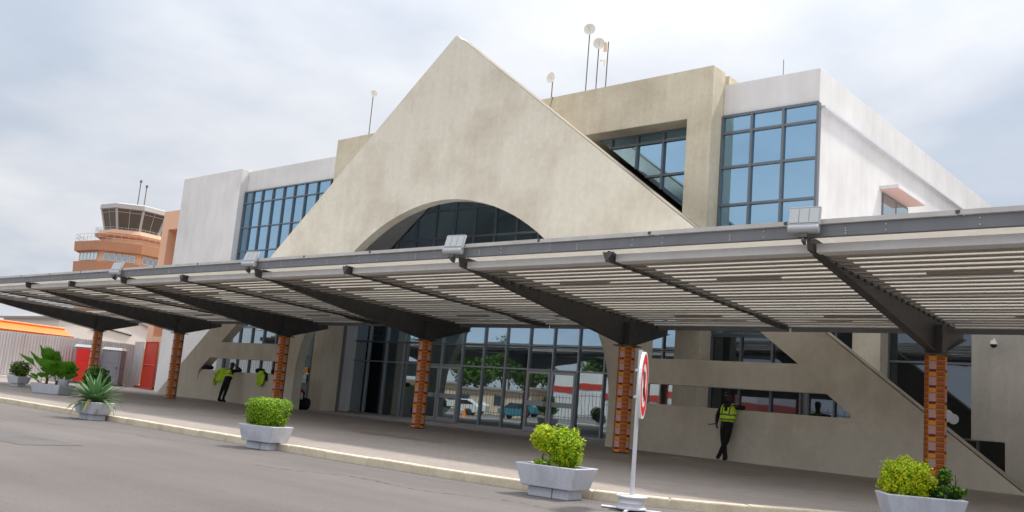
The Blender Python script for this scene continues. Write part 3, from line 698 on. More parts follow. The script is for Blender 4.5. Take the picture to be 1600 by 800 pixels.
bush('shrub', 'right lime shrub, leafy down to the soil, in the planter beside the round sign', 'shrub', at(P5, .13, .0), 0,
     [(boxshape(.23, .20, .0, .50, 2.6), 2900, [M['leaf_lime'], M['leaf_bright'], M['leaf_yellow']], dict(lw=.022, lh=.045, seed=10))], [(-.06, 0), (.05, .04), (.1, -.05)], .42)
bush('clipped_bush', 'clipped boxy bright green bush in the second kerb planter from the left', 'bush', at(P4), 13,
     [(boxshape(.40, .29, .0, .50, 4.5), 7500, [M['leaf_bright'], M['leaf_lime'], M['leaf_dark']], dict(lw=.018, lh=.038, seed=12, up=.9))], [(-.2, 0), (0, .05), (.18, -.06), (.08, .1)], .30)
bush('shrub', 'small dark green bush in the far planter at the left edge', 'shrub', at(P1), 30,
     [(boxshape(.44, .30, .02, .60, 2.4), 1500, [M['leaf_dark'], M['leaf_bright']], dict(lw=.045, lh=.075, seed=14))], [(-.1, 0), (.1, 0)], .35)
bush('shrub', 'dark round shrub behind the agave, at the foot of a column', 'shrub', (-28.8, 13.2, 0), 0,
     [(boxshape(.42, .4, .25, 1.05, 2.2), 2600, [M['leaf_dark'], M['leaf_palm']], dict(lw=.04, lh=.08, seed=15))], [(-.05, 0), (.05, 0), (0, .06)], .7)
# agave
ag = local('agave', 'spiky agave with drooping pale lower leaves in the planter by the kerb', 'agave'); q = random.Random(5)
for k in range(72):
    ang = k*2.399+q.uniform(-.2, .2); ring_ = k/72; el = R(84-80*ring_**.8+q.uniform(-6, 6)); Ln = q.uniform(.55, .78)*(1.0 if ring_ < .75 else .9)
    mb = MB(); nseg = 6; vs = []; droop = .25+ring_*(1.5 if k > 54 else .75)
    p = Vector((math.cos(ang)*.05, math.sin(ang)*.05, .02)); e = el; wd = .043
    for i in range(nseg+1):
        t_ = i/nseg; w_ = wd*(.75+.7*math.sin(min(1, t_*1.5)*1.57)*(1-t_))*(1-t_**3)+.001
        sd = Vector((-math.sin(ang), math.cos(ang), 0)); nn = Vector((-math.cos(ang)*math.sin(e), -math.sin(ang)*math.sin(e), math.cos(e)))
        vs += [p-sd*w_+nn*w_*.5, p, p+sd*w_+nn*w_*.5]; p = p+Vector((math.cos(ang)*math.cos(e), math.sin(ang)*math.cos(e), math.sin(e)))*Ln/nseg; e -= droop/nseg
    mb.add(vs, [f_ for i in range(nseg) for f_ in ((i*3, i*3+1, i*3+4, i*3+3), (i*3+1, i*3+2, i*3+5, i*3+4))])
    mb.build('leaf', M['leaf_dry'] if k > 54 and k % 3 == 0 else M['leaf_agave'], ag, fix=False, smooth=True)
ag.location = at(P3)
# fan palm: broad paddle-shaped pleated leaves on stalks
pm = local('fan_palm', 'broad-leaved fan palm in the low planter before the metal sheet fence', 'palm'); q = random.Random(11)
def fan(parent, origin, az_, el_, Ln, spread, stalk):
    d = Vector((math.cos(az_)*math.cos(el_), math.sin(az_)*math.cos(el_), math.sin(el_))); s_ = Vector((-math.sin(az_), math.cos(az_), 0)); n_ = s_.cross(d)
    o0 = Vector(origin); p0 = o0+d*stalk; mb = MB(); nseg = 12
    vs = [p0]
    for i in range(nseg*2+1):
        t_ = i/(nseg*2)*2-1; a_ = t_*spread; r_ = Ln*(1-.25*abs(t_)**2)*(1 if i % 2 else .86)
        vs.append(p0+d*math.cos(a_)*r_+s_*math.sin(a_)*r_+n_*((.035 if i % 2 else -.02)*Ln-.18*Ln*t_*t_)-Vector((0, 0, .12*Ln)))
    mid = [p0+(v-p0)*.5+n_*.03*Ln for v in vs[1:]]; k = len(vs); vs += mid
    fs = []
    for i in range(nseg*2): fs += [(0, k+i, k+i+1), (k+i, i+1, i+2, k+i+1)]
    mb.add(vs, fs); lf = mb.build('leaf', M['leaf_palm'] if q.random() < .75 else M['leaf_bright'], parent, fix=False)
    mb = MB(); mb.tube([o0, o0.lerp(p0, .5)+n_*.01, p0+d*.03], [.016, .012, .008], 5); mb.build('stalk', M['leaf_bright'], lf)
for cx, cz, n_, sc_ in ((-.25, .12, 13, 1.12), (.1, .05, 7, .9), (.34, .0, 9, .85)):
    for k in range(n_):
        fan(pm, (cx, q.uniform(-.06, .06), cz), k*2.4+q.uniform(-.4, .4), R(q.uniform(32, 82)), sc_*q.uniform(.50, .72), R(q.uniform(38, 52)), sc_*q.uniform(.22, .5))
    a = MB(); a.tube([(cx, 0, -.06), (cx+.02, 0, cz+.05)], [.05, .035], 7); a.build('stem', M['bark'], pm)
for k in range(4): fan(pm, (-.5+k*.03, -.05, 0), R(150+k*50), R(25+k*8), .32, R(45), .2)
pm.location = at(P2); pm.rotation_euler = (0, 0, R(36))
pt = thing('pot', 'small round grey pot beside the fan palm', 'pot', at(P2, .32, .2)); a = MB(); a.lathe([(.15, -.03), (.2, .14), (.2, .16), (.17, .16), (.16, .1), (.01, .1)], 18, at(P2, .32, .2)); a.build('pot_body', M['planter'], pt, smooth=True)

# ------------------------------------------------------------------ road sign
SX, SY = -6.12, 9.35
sg = thing('road_sign', 'round no-U-turn sign on a pole standing in a weighted wheel-rim base', 'road sign', (SX, SY, RZ))
a = MB(); a.tube([(SX, SY, RZ+.15), (SX, SY, 1.78)], .025, 12); a.build('pole', M['galv'], sg, smooth=True)
a = MB(); a.lathe([(.165, .02), (.18, .025), (.18, .04), (.158, .05), (.154, .085), (.160, .095), (.154, .107), (.154, .14), (.182, .155), (.186, .172), (.165, .18), (.03, .185)], 28, (SX, SY, RZ)); a.build('base', M['galv'], sg, smooth=True)
for an_ in (20, 110):
    a = MB(); c_, s_ = math.cos(R(an_)), math.sin(R(an_)); a.tube([(SX-c_*.36, SY-s_*.36, RZ+.018), (SX+c_*.36, SY+s_*.36, RZ+.018)], .017, 4); a.build('cross_bar', M['galv'], sg)
nrm = Vector((.893, .45, 0)).normalized(); sd = Vector((-nrm.y, nrm.x, 0)); SC = Vector((SX, SY, 1.36))+nrm*.035
Fs = lambda u, v, d: SC+sd*u+Vector((0, 0, v))+nrm*d
def disc(mb, r0, r1, d0, d1, n=40, vs=1):
    o_ = [(r1*math.cos(2*math.pi*i/n), r1*math.sin(2*math.pi*i/n)) for i in range(n)]
    h = [[(r0*math.cos(2*math.pi*i/n), r0*math.sin(2*math.pi*i/n)) for i in range(n)]] if r0 else ()
    mb.prism(o_, lambda p, t: Fs(p[0], p[1], d1 if t else d0), h)
a = MB(); disc(a, 0, .40, 0, .03); disc(a, .37, .402, .03, .034); plate = a.build('sign_plate', M['signwhite'], sg)
a = MB(); disc(a, .265, .372, .03, .0345); a.build('red_ring', M['red'], plate)
a = MB()
arc = [(.075*math.cos(R(t_)), .09+.075*math.sin(R(t_))) for t_ in range(0, 181, 15)]; arci = [(.028*math.cos(R(t_)), .09+.028*math.sin(R(t_))) for t_ in range(180, -1, -15)]
a.prism([(.075, -.19)]+arc+[(-.075, -.04), (-.115, -.04), (-.052, -.15), (.012, -.04), (-.028, -.04)]+arci+[(.028, -.19)], lambda p, t: Fs(p[0], p[1], .036 if t else .03)); a.build('turn_arrow', M['black'], plate)
a = MB(); a.prism([(-.20, .16), (-.16, .20), (.20, -.16), (.16, -.20)], lambda p, t: Fs(p[0], p[1], .039 if t else .0365)); a.build('red_bar', M['red'], plate)
a = MB()
for z in (1.2, 1.52): a.box(SX-.04, SX+.04, SY-.035, SY+.035, z, z+.03)
a.build('clamp', M['galv'], sg)

# ------------------------------------------------------------------ roof antennas
def dish(label, x, y, z0, z1, r, turn, panel=False):
    t = thing('dish_antenna', label, 'dish antenna', (x, y, z0), 'dish antennas on the roof')
    a = MB(); a.tube([(x, y, z0), (x, y, z1+(.75 if panel else .02))], .022, 7); a.build('pole', M['rod'], t)
    n = Vector((math.sin(R(turn)), -math.cos(R(turn)), 0)); s_ = Vector((-n.y, n.x, 0)); c = Vector((x, y, z1))+n*.10
    a = MB(); vs = []; nn = 24; prof = [(.02, -.06), (.4, -.045), (.8, 0), (1, .045)]
    for k, off in ((0, 0), (1, -.012)):
        for rr, dd in prof: vs += [c+n*(dd*r*2.2+off)+(s_*math.cos(2*math.pi*j/nn)+Vector((0, 0, 1))*math.sin(2*math.pi*j/nn))*rr*r for j in range(nn)]
    fs = [(i*nn+j, i*nn+(j+1) % nn, (i+1)*nn+(j+1) % nn, (i+1)*nn+j) for i in list(range(3))+[4, 5, 6] for j in range(nn)] + [(3*nn+j, 3*nn+(j+1) % nn, 7*nn+(j+1) % nn, 7*nn+j) for j in range(nn)]
    a.add(vs, fs); a.build('dish', M['plasticw'], t, smooth=True)
    a = MB(); a.tube([c-n*.05, c+n*r*.75], .012, 5); a.tube([c+n*r*.7, c+n*r*.85], .035, 8); a.build('feed', M['cream'], t)
    if panel: a = MB(); a.box(x-.14, x-.03, y-.1, y-.03, z1+.35, z1+.72); a.build('panel_aerial', M['cream'], t, bevel=.01)
dish('lone dish antenna on a pole on the roof left of the gable point', -32.8, 26, 12.04, 14.80, .16, 60)
dish('short-poled dish antenna just right of the gable slope', -21.85, 26, 12.04, 13.62, .22, -5)
dish('tallest dish antenna on the roof', -20.2, 26, 12.04, 15.25, .22, 30)
dish('dish antenna second from the right on the roof, a little lower than the tallest', -19.72, 26, 12.04, 14.58, .22, 35)
dish('rightmost dish antenna, turned sideways below a cream panel aerial', -19.28, 26, 12.04, 13.85, .21, -55, True)
t = thing('lightning_rod', 'thin lightning rod on the white roof above the corner window', 'lightning rod', (-12.3, 26, 11.6)); a = MB(); a.tube([(-12.3, 26, 11.6), (-12.3, 26, 12.55)], .012, 5); a.build('rod', M['rod'], t)

# ------------------------------------------------------------------ control tower
TC = Vector((-109.8, 52.2, 0)); view = math.atan2(-TC.y, -TC.x)
tw = thing('control_tower', 'airport control tower with terracotta rings and a slanted glass cab', 'control tower', TC)
def octa(r, z, a0=R(10), n=8):
    # vertex angles measured from the direction of the forecourt, towards its right
    return [Vector((TC.x+r*math.cos(view+a0+k*2*math.pi/n), TC.y+r*math.sin(view+a0+k*2*math.pi/n), z)) for k in range(n)]
def rings(mb, *rz, n=8, a0=R(10)):
    vs = []; 
    for r, z in rz: vs += octa(r, z, a0, n)
    k = len(rz); mb.add(vs, [(i*n+j, i*n+(j+1) % n, (i+1)*n+(j+1) % n, (i+1)*n+j) for i in range(k-1) for j in range(n)]+[tuple(range(n-1, -1, -1)), tuple(range((k-1)*n, k*n))])
    return mb
rings(MB(), (5.4, -.1), (5.4, 12.2)).build('shaft', M['cream'], tw)
rings(MB(), (5.4, 12.2), (6.2, 12.5), (6.3, 13.75), (5.9, 13.76)).build('lower_ring', M['terra'], tw)
rings(MB(), (5.75, 13.76), (5.75, 15.0)).build('office_wall', M['peach'], tw)
rings(MB(), (6.2, 15.0), (6.4, 15.05), (6.5, 16.15), (6.2, 16.16), (6.2, 16.0), (3.9, 16.0)).build('middle_ring', M['terra'], tw)
rings(MB(), (3.7, 16.0), (3.7, 17.3)).build('stair_wall', M['cream'], tw)
rings(MB(), (3.5, 16.9), (4.4, 17.15), (4.45, 17.5), (4.2, 17.52)).build('cab_ring', M['terra'], tw); rings(MB(), (4.15, 17.5), (3.9, 18.0), (3.6, 18.02)).build('cab_parapet', M['peach'], tw)
rings(MB(), (3.35, 17.8), (3.4, 18.05)).build('cab_sill', M['peach'], tw)
rings(MB(), (2.2, 17.9), (2.2, 20.6)).build('cab_core', M['cream'], tw)
rings(MB(), (4.05, 20.55), (4.3, 20.62), (4.25, 21.15), (3.6, 21.35), (.5, 21.55)).build('cab_roof', M['towergrey'], tw)
cabg = glass('cab_glass', (.075, .055, .035), (.6, .62, .62), .10)
b0, b1 = octa(3.35, 18.05), octa(4.05, 20.56)
for j in range(8):
    p0, p1, p2, p3 = b0[j], b0[(j+1) % 8], b1[(j+1) % 8], b1[j]; inw = (TC-(p0+p1)/2); inw.z = 0; inw.normalize()
    a = MB(); qd = [p0.lerp(p1, .02), p1.lerp(p0, .02), p2.lerp(p3, .02), p3.lerp(p2, .02)]; a.add(qd+[v+inw*.04 for v in qd], [(0, 1, 2, 3), (7, 6, 5, 4), (0, 4, 5, 1), (1, 5, 6, 2), (2, 6, 7, 3), (3, 7, 4, 0)]); a.build('cab_pane', cabg, tw)
    a = MB(); a.tube([p0, p3], .16, 6); a.build('cab_post', M['towergrey'], tw)
    a = MB(); a.tube([(p0+p1)/2-inw*.03, (p2+p3)/2-inw*.03], .035, 5); a.tube([p0.lerp(p3, .85)-inw*.03, p1.lerp(p2, .85)-inw*.03], .035, 5); a.build('cab_mullion', M['towergrey'], tw)
    # office windows
    w0, w1 = octa(5.78, 13.95)[j], octa(5.78, 13.95)[(j+1) % 8]; out_ = -inw
    n_ = 5
    for k in range(n_):
        f0_, f1_ = .09+.82*k/n_, .09+.82*(k+1)/n_-.02; u0, u1 = w0.lerp(w1, f0_), w0.lerp(w1, f1_); hgt = Vector((0, 0, .9))
        a = MB(); a.add([u0+out_*.01, u1+out_*.01, u1+out_*.01+hgt, u0+out_*.01+hgt, u0+out_*.06, u1+out_*.06, u1+out_*.06+hgt, u0+out_*.06+hgt], [(3, 2, 1, 0), (4, 5, 6, 7), (0, 1, 5, 4), (1, 2, 6, 5), (2, 3, 7, 6), (3, 0, 4, 7)])
        wn = a.build('window', M['plasticw'], tw); v0, v1 = w0.lerp(w1, f0_+.015), w0.lerp(w1, f1_-.015); h0, h1 = Vector((0, 0, .08)), Vector((0, 0, .82))
        a = MB(); a.add([v0+out_*.062+h0, v1+out_*.062+h0, v1+out_*.062+h1, v0+out_*.062+h1], [(0, 1, 2, 3)]); a.build('pane', M['glassL'], wn)
for r, z, h in ((4.4, 17.52, .7), (6.4, 16.16, .9)):
    pts = octa(r, z)
    for j in range(8):
        a = MB(); p, q_ = pts[j], pts[(j+1) % 8]
        for hh in (.45, h): a.tube([p+Vector((0, 0, hh)), q_+Vector((0, 0, hh))], .018, 4)
        for k in range(6): a.tube([p.lerp(q_, k/6), p.lerp(q_, k/6)+Vector((0, 0, h))], .018, 4)
        a.build('railing', M['towergrey'], tw)
for dx, dy, z1 in ((.2, -.2, 25.0), (.9, .3, 24.4)):
    a = MB(); a.tube([(TC.x+dx, TC.y+dy, 21.4), (TC.x+dx, TC.y+dy, z1)], .06, 5); a.box(TC.x+dx-.12, TC.x+dx+.12, TC.y+dy-.1, TC.y+dy+.1, z1-.3, z1); a.build('aerial', M['rod'], tw)

tw.location.z -= .45

# ------------------------------------------------------------------ sheet fence, toilets, gate and the buildings beyond
fn = thing('sheet_fence', 'corrugated metal sheet fence at the left end of the forecourt', 'fence', (-55.4, 20, 0))
def sheet(p, q_, h):
    p, q_ = Vector((*p, 0)), Vector((*q_, 0)); d = (q_-p); L_ = d.length; d.normalize(); n_ = Vector((-d.y, d.x, 0)); N_ = 24; vs = []
    for i in range(N_+1):
        o_ = n_*(.022 if (i//2) % 2 else -.022); b_ = p+d*L_*i/N_+o_; vs += [b_+Vector((0, 0, -.1)), b_+Vector((0, 0, h))]
    a = MB(); a.add(vs, [(2*i, 2*i+2, 2*i+3, 2*i+1) for i in range(N_)]); return a
y = 8.0
while y < 27.3:
    sheet((-55.4, y), (-55.4, y+1.02), 2.62+rnd.uniform(-.03, .03)).build('metal_sheet', M['sheet'], fn, fix=False); y += 1.0
x = -55.4
while x < -54.6:
    sheet((x, 27.5), (x+1.02, 27.6), 2.78+rnd.uniform(-.03, .03)).build('metal_sheet', M['sheet'], fn, fix=False); x += 1.0
fb = MB()
for yy in (9, 13, 17, 21, 25): fb.box(-55.6, -55.5, yy, yy+.1, -.1, 2.5)
fb.box(-55.5, -55.44, 8, 27.3, 2.0, 2.08); fb.build('post_frame', M['rod'], fn)
a = MB(); a.box(-55.3, -54.9, 6, 27, -.05, .14); tag(a.build('fence_kerb', M['flash'], None, bevel=.02), kind='structure')
a = MB(); a.box(-54.4, -50.6, 27.3, 27.5, -.05, .12); tag(a.build('red_base_rail', M['gate_red']), 'low red rail on the ground between the toilets and the red gate', 'rail')
def toilet(label, loc, rot, m1, m2):
    t = local('portable_toilet', label, 'portable toilet', 'portable toilets by the fence')
    a = MB(); a.box(-.55, .55, -.55, .55, .0, 2.1); a.build('cabin', M['toilet_grey'], t, bevel=.02)
    a = MB(); a.box(-.43, .43, -.585, -.552, .12, 2.02); dr = a.build('door', m1, t, bevel=.01)
    a = MB(); a.xz([(-.30, 1.35), (.30, 1.35), (.22, 1.9), (-.22, 1.9)], -.60, -.586); a.xz([(-.33, .25), (.33, .25), (.2, 1.2), (-.2, 1.2)], -.597, -.586); a.build('door_panel', m2, dr, bevel=.006)
    a = MB(); a.box(.34, .40, -.62, -.586, 1.0, 1.14); a.build('handle', M['steel'], dr)
    for s_ in (-1, 1):
        for z0, z1 in ((.2, .95), (1.05, 1.95)):
            a = MB(); a.box(s_*.552 if s_ > 0 else -.58, .58 if s_ > 0 else -.552, -.4, .4, z0, z1); a.build('side_panel', m2, t, bevel=.008)
    a = MB(); a.add([(-.6, -.62, 2.1), (.6, -.62, 2.1), (.6, .6, 2.1), (-.6, .6, 2.1), (-.5, -.5, 2.26), (.5, -.5, 2.26), (.5, .5, 2.26), (-.5, .5, 2.26)], [(3, 2, 1, 0), (4, 5, 6, 7), (0, 1, 5, 4), (1, 2, 6, 5), (2, 3, 7, 6), (3, 0, 4, 7)]); a.build('roof', M['plasticw'], t, bevel=.02)
    a = MB(); a.box(-.58, .58, -.6, .58, .0, .08); a.build('skid', M['steel'], t)
    t.location = loc; t.rotation_euler = (0, 0, R(rot))
toilet('red-doored portable toilet against the metal sheet fence', (-54.6, 24.15, 0), 62, M['toilet_red'], M['toilet_red'])
toilet('grey portable toilet with a moulded door, right of the red one', (-54.3, 25.75, 0), 50, M['toilet_grey'], M['toilet_grey'])
gt = thing('gate', 'red sheet metal gate with two leaves ajar beside the white end wall', 'gate', (-50.8, 26.8, 0))
for (xa, ya, xb, yb, h) in ((-53.7, 27.4, -51.3, 26.62, 2.72), (-51.95, 26.5, -50.0, 26.2, 2.68)):
    p, q_ = Vector((xa, ya, .05)), Vector((xb, yb, .05)); n_ = Vector((-(q_-p).y, (q_-p).x, 0)).normalized()*.02; a = MB(); H_ = Vector((0, 0, h))
    a.add([p-n_, q_-n_, q_-n_+H_, p-n_+H_, p+n_, q_+n_, q_+n_+H_, p+n_+H_], [(3, 2, 1, 0), (4, 5, 6, 7), (0, 1, 5, 4), (1, 2, 6, 5), (2, 3, 7, 6), (3, 0, 4, 7)]); lf = a.build('gate_leaf', M['gate_red'], gt)
    a = MB()
    for e_ in ((p, q_), (p+H_, q_+H_), (p, p+H_), (q_, q_+H_), (p+H_*.5, q_+H_*.5)): a.tube([e_[0]-n_*1.6, e_[1]-n_*1.6], .035, 4)
    a.build('frame', M['gate_red'], lf)
# orange sheeted shelter behind the fence
os_ = thing('orange_shelter', 'bright orange sheeted shelter roof showing above the metal sheet fence', 'shelter', (-66, 24, 0))
def quad3(a, b_, c_, d_, th=.04):
    m_ = MB(); vs = [Vector(v) for v in (a, b_, c_, d_)]; m_.add(vs+[v-Vector((0, 0, th)) for v in vs], [(0, 1, 2, 3), (7, 6, 5, 4), (0, 4, 5, 1), (1, 5, 6, 2), (2, 6, 7, 3), (3, 7, 4, 0)]); return m_
quad3((-62.2, 15, 2.95), (-61.9, 26.4, 2.85), (-64.4, 26.8, 3.35), (-64.6, 15, 3.6)).build('roof_sheet', M['orange'], os_)
quad3((-64.45, 15, 3.62), (-64.4, 26.8, 3.37), (-67, 27.0, 2.9), (-67, 15, 3.0)).build('roof_sheet', M['orange'], os_)
a = MB(); a.tube([(-62.1, 15, 2.98), (-61.8, 26.4, 2.88)], .06, 5); a.tube([(-62.1, 15, 2.5), (-61.8, 26.4, 2.4)], .05, 5); a.tube([(-64.4, 15, 3.66), (-64.3, 26.8, 3.42)], .06, 5); a.build('rail', M['orange'], os_)
quad3((-62.08, 15, 2.93), (-61.82, 26.4, 2.83), (-61.84, 26.4, 2.45), (-62.1, 15, 2.55), .02).build('valance', M['orange'], os_)
for yy in (16, 19, 22.3, 26.2):
    a = MB(); a.tube([(-62.0, yy, -.1), (-62.0, yy, 2.9)], .06, 5); a.build('post', M['orange'], os_)
# low house with a gabled end
hs = thing('gabled_house', 'pale low house with a gabled end wall behind the orange shelter', 'house', (-80, 34, 0))
hx0, hx1, hy0, hy1 = -86, -74.5, 30.5, 40
a = MB(); a.yz([(hy0, -.1), (hy1, -.1), (hy1, 3.9), ((hy0+hy1)/2, 5.6), (hy0, 4.6)], hx0, hx1); a.build('wall', M['cream_white'], hs)
a = MB(); a.box(hx0, hx1+.03, hy0-.03, hy1-1, -.1, 2.9); a.build('lower_wall', M['terra'], hs)
for (ya, za, yb, zb) in ((31.2, 5.1, 32.6, 4.7), (33.2, 4.4, 36.5, 3.9)):
    a = MB(); a.tube([(hx1+.06, ya, za), (hx1+.06, yb, zb)], .09, 4); a.build('eave', M['steel'], hs)
a = MB(); a.yz([(hy0-.3, 4.55), ((hy0+hy1)/2, 5.62), (hy1+.3, 3.8), (hy1+.3, 3.95), ((hy0+hy1)/2, 5.8), (hy0-.3, 4.72)], hx0-.2, hx1+.2); a.build('roof', M['tile_roof'], hs)
# long cream building below the tower
cb = thing('cream_building', 'cream two-tone airport building at the foot of the control tower', 'building', (-82, 46, 0))
a = MB(); a.box(-98, -76, 39, 56, -.1, 6.2); a.build('wall', M['cream'], cb)
a = MB(); a.box(-98.2, -75.8, 38.8, 56, 6.2, 6.6); a.build('parapet', M['terra'], cb)
a = MB(); a.box(-76, -75.7, 46.6, 49.5, -.1, 6.2); a.build('pilaster', M['terra'], cb)
a = MB(); a.box(-75.99, -75.93, 42.6, 44.6, 3.2, 4.3); a.build('brown_panel', M['terra'], cb)
for k in range(4):
    a = MB(); a.box(-75.99, -75.92, 41.4+k*1.1, 42.1+k*1.1, 5.0, 5.6); w_ = a.build('window', M['plasticw'], cb); a = MB(); a.box(-75.92, -75.9, 41.45+k*1.1, 42.05+k*1.1, 5.06, 5.54); a.build('pane', M['glassD'], w_)

# ------------------------------------------------------------------ people
FAT = 1.27
def skin_mesh(name, joints, edges, mats, pick, sub=2):
    """a body grown over a skeleton as one continuous mesh; pick(face centre) -> material index"""
    names = list(joints); me = bpy.data.meshes.new(name); me.from_pydata([joints[n][0] for n in names], [(names.index(a), names.index(b)) for a, b in edges], [])
    o = bpy.data.objects.new(name, me); col.objects.link(o)
    md = o.modifiers.new('skin', 'SKIN'); md.use_smooth_shade = True; md.branch_smoothing = .4
    for i, n in enumerate(names):
        r = joints[n][1]; r = tuple(v*FAT for v in (r if isinstance(r, tuple) else (r, r))) if (r if isinstance(r, float) else min(r)) > .025 else r; me.skin_vertices[0].data[i].radius = (r if isinstance(r, tuple) else (r, r)); me.skin_vertices[0].data[i].use_root = (i == 0)
    s_ = o.modifiers.new('sub', 'SUBSURF'); s_.levels = sub; s_.render_levels = sub
    dg = bpy.context.evaluated_depsgraph_get(); nm = bpy.data.meshes.new_from_object(o.evaluated_get(dg)); nm.name = name
    bpy.data.objects.remove(o); nm.materials.clear()
    for q_ in mats: nm.materials.append(q_)
    for p in nm.polygons: p.material_index = pick(Vector(p.center)); p.use_smooth = True
    return nm
def add_hand(J, E, side, wrist, tip_dir, palm_n, sc=1.0):
    """palm, four bent fingers of different lengths and a thumb from the side of the palm"""
    d = Vector(tip_dir).normalized(); n = Vector(palm_n).normalized(); s_ = d.cross(n).normalized(); w = Vector(J[wrist][0])
    J[side+'palm'] = (w+d*.055, (.034, .020)); E.append((wrist, side+'palm'))
    for i, (off, ln) in enumerate(((-.030, .070), (-.010, .080), (.011, .075), (.030, .058))):
        b_ = w+d*.10+s_*off; J[f'{side}k{i}'] = (b_, .010); E.append((side+'palm', f'{side}k{i}'))
        m_ = b_+(d*.85+n*.35).normalized()*ln*.5; J[f'{side}m{i}'] = (m_, .009); E.append((f'{side}k{i}', f'{side}m{i}'))
        e_ = m_+(d*.5+n*.8).normalized()*ln*.5; J[f'{side}e{i}'] = (e_, .007); E.append((f'{side}m{i}', f'{side}e{i}'))
    t1 = w+d*.06-s_*.05; J[side+'t1'] = (t1, .010); E.append((side+'palm', side+'t1')); J[side+'t2'] = (t1+(d-s_*.3+n*.3).normalized()*.045, .008); E.append((side+'t1', side+'t2'))
def person(label, loc, rz, J, E, hands, vest, head, cap=True, face=Vector((0, -1, 0))):
    t = local('person', label, 'person')
    for h in hands: add_hand(J, E, *h)
    hd = Vector(head)
    ws = [Vector(J[k][0]) for k in ('wrL', 'wrR')]
    def pick(c):
        if (c-hd).length < .17 and c.z > J['neck'][0][2]: return 0
        for w in ws:
            if (c-w).length < .21 and ((c-w).dot(w-Vector(J['elL' if w is ws[0] else 'elR'][0]).lerp(w, .0)) > -.004): return 0
        return 1
    body = link('body', skin_mesh('body', J, E, [M['skin'], M['cloth']], pick), t)
    # face and ears as small additions on the head
    up = Vector((0, 0, 1)); f_ = face.normalized(); sd_ = f_.cross(up).normalized(); a = MB()
    a.tube([hd+f_*.088+up*.005, hd+f_*.115-up*.035, hd+f_*.09-up*.045], [.008, .015, .01], 6); a.build('nose', M['skin'], body, smooth=True)
    for s2 in (-1, 1):
        a = MB(); a.lathe([(.004, -.008), (.012, -.004), (.012, .004), (.004, .008)], 8, tuple(hd+f_*.087+sd_*.032*s2+up*.01)); a.build('eye', M['plasticw'], body)
        a = MB(); a.lathe([(.008, -.03), (.014, 0), (.008, .03)], 7, tuple(hd+sd_*.082*s2-up*.012)); a.build('ear', M['skin'], body, smooth=True)
    a = MB(); a.tube([hd+f_*.083-up*.068-sd_*.024, hd+f_*.09-up*.07, hd+f_*.083-up*.068+sd_*.024], .006, 5); a.build('mouth', M['maroon'], body)
    a = MB()
    prof = [(.094, .03), (.098, .055), (.088, .10), (.055, .13), (.005, .14)] if cap else [(.088, .02), (.092, .05), (.08, .09), (.05, .115), (.005, .122)]
    a.lathe(prof, 16, tuple(hd-f_*.008))
    if cap: a.add([hd+f_*.07+sd_*.08+up*.045, hd+f_*.15+sd_*.05+up*.03, hd+f_*.15-sd_*.05+up*.03, hd+f_*.07-sd_*.08+up*.045, hd+f_*.07+sd_*.08+up*.055, hd+f_*.15+sd_*.05+up*.038, hd+f_*.15-sd_*.05+up*.038, hd+f_*.07-sd_*.08+up*.055], [(3, 2, 1, 0), (4, 5, 6, 7), (0, 1, 5, 4), (1, 2, 6, 5), (2, 3, 7, 6), (3, 0, 4, 7)])
    hc = a.build('cap' if cap else 'hair', M['cloth'], body, smooth=True)
    if cap: a = MB(); a.lathe([(.016, 0), (.016, .006)], 10, tuple(hd+f_*.098+up*.075)); a.build('cap_badge', M['plasticw'], hc)
    VJ, VE, vp = vest
    global FAT; f0_, FAT = FAT, 1.0
    vm = skin_mesh('vest', VJ, VE, [M['hivis'], M['strip'], M['cloth']], vp, 3); FAT = f0_; link('vest', vm, t)
    t.location = loc; t.rotation_euler = (0, 0, R(rz)); return t
# guard leaning back on the ledge, ankles crossed, elbow on the sill
J = dict(pel=((.0, .08, .96), (.155, .105)), sp1=((.0, .11, 1.12), (.145, .10)), ch=((.02, .15, 1.34), (.175, .11)), nb=((.02, .16, 1.46), (.08, .07)), neck=((.01, .15, 1.53), (.052, .052)), hd0=((.0, .12, 1.61), (.07, .08)), hd1=((-.005, .11, 1.70), (.078, .095)), hd2=((-.005, .115, 1.775), (.055, .065)),
         shL=((.19, .17, 1.42), .062), elL=((.44, .20, 1.385), .05), wrL=((.30, .04, 1.42), .03), shR=((-.17, .15, 1.41), .062), elR=((-.29, .12, 1.15), .047), wrR=((-.25, .0, .95), .03),
         hpL=((.09, .08, .90), .095), knL=((.05, .0, .50), .065), anL=((-.10, -.06, .13), .042), toL=((-.14, -.10, .035), (.045, .035)), hpR=((-.085, .08, .90), .095), knR=((-.06, .07, .50), .066), anR=((.03, .06, .09), .045), heR=((.03, .09, .04), .04), toR=((.08, -.13, .035), (.045, .03)))
E_ = [('pel', 'sp1'), ('sp1', 'ch'), ('ch', 'nb'), ('nb', 'neck'), ('neck', 'hd0'), ('hd0', 'hd1'), ('hd1', 'hd2'), ('ch', 'shL'), ('shL', 'elL'), ('elL', 'wrL'), ('ch', 'shR'), ('shR', 'elR'), ('elR', 'wrR'), ('pel', 'hpL'), ('hpL', 'knL'), ('knL', 'anL'), ('anL', 'toL'), ('pel', 'hpR'), ('hpR', 'knR'), ('knR', 'anR'), ('anR', 'heR'), ('anR', 'toR')]
VJ = dict(a=((.0, .085, .95), (.225, .17)), b=((.0, .11, 1.12), (.222, .165)), c=((.01, .14, 1.30), (.245, .175)), d=((.02, .155, 1.43), (.215, .15)), e=((.02, .16, 1.50), (.12, .10)))
def vp1(c):
    if abs(c.x-.01) < max(0, (c.z-1.22)*.42) and c.y < .12: return 2
    if .045 < (c.z-1.0) < .085 or .16 < (c.z-1.0) < .205: return 1
    if abs(abs(c.x-.01)-.10) < .022 and c.z > 1.2: return 1
    return 0
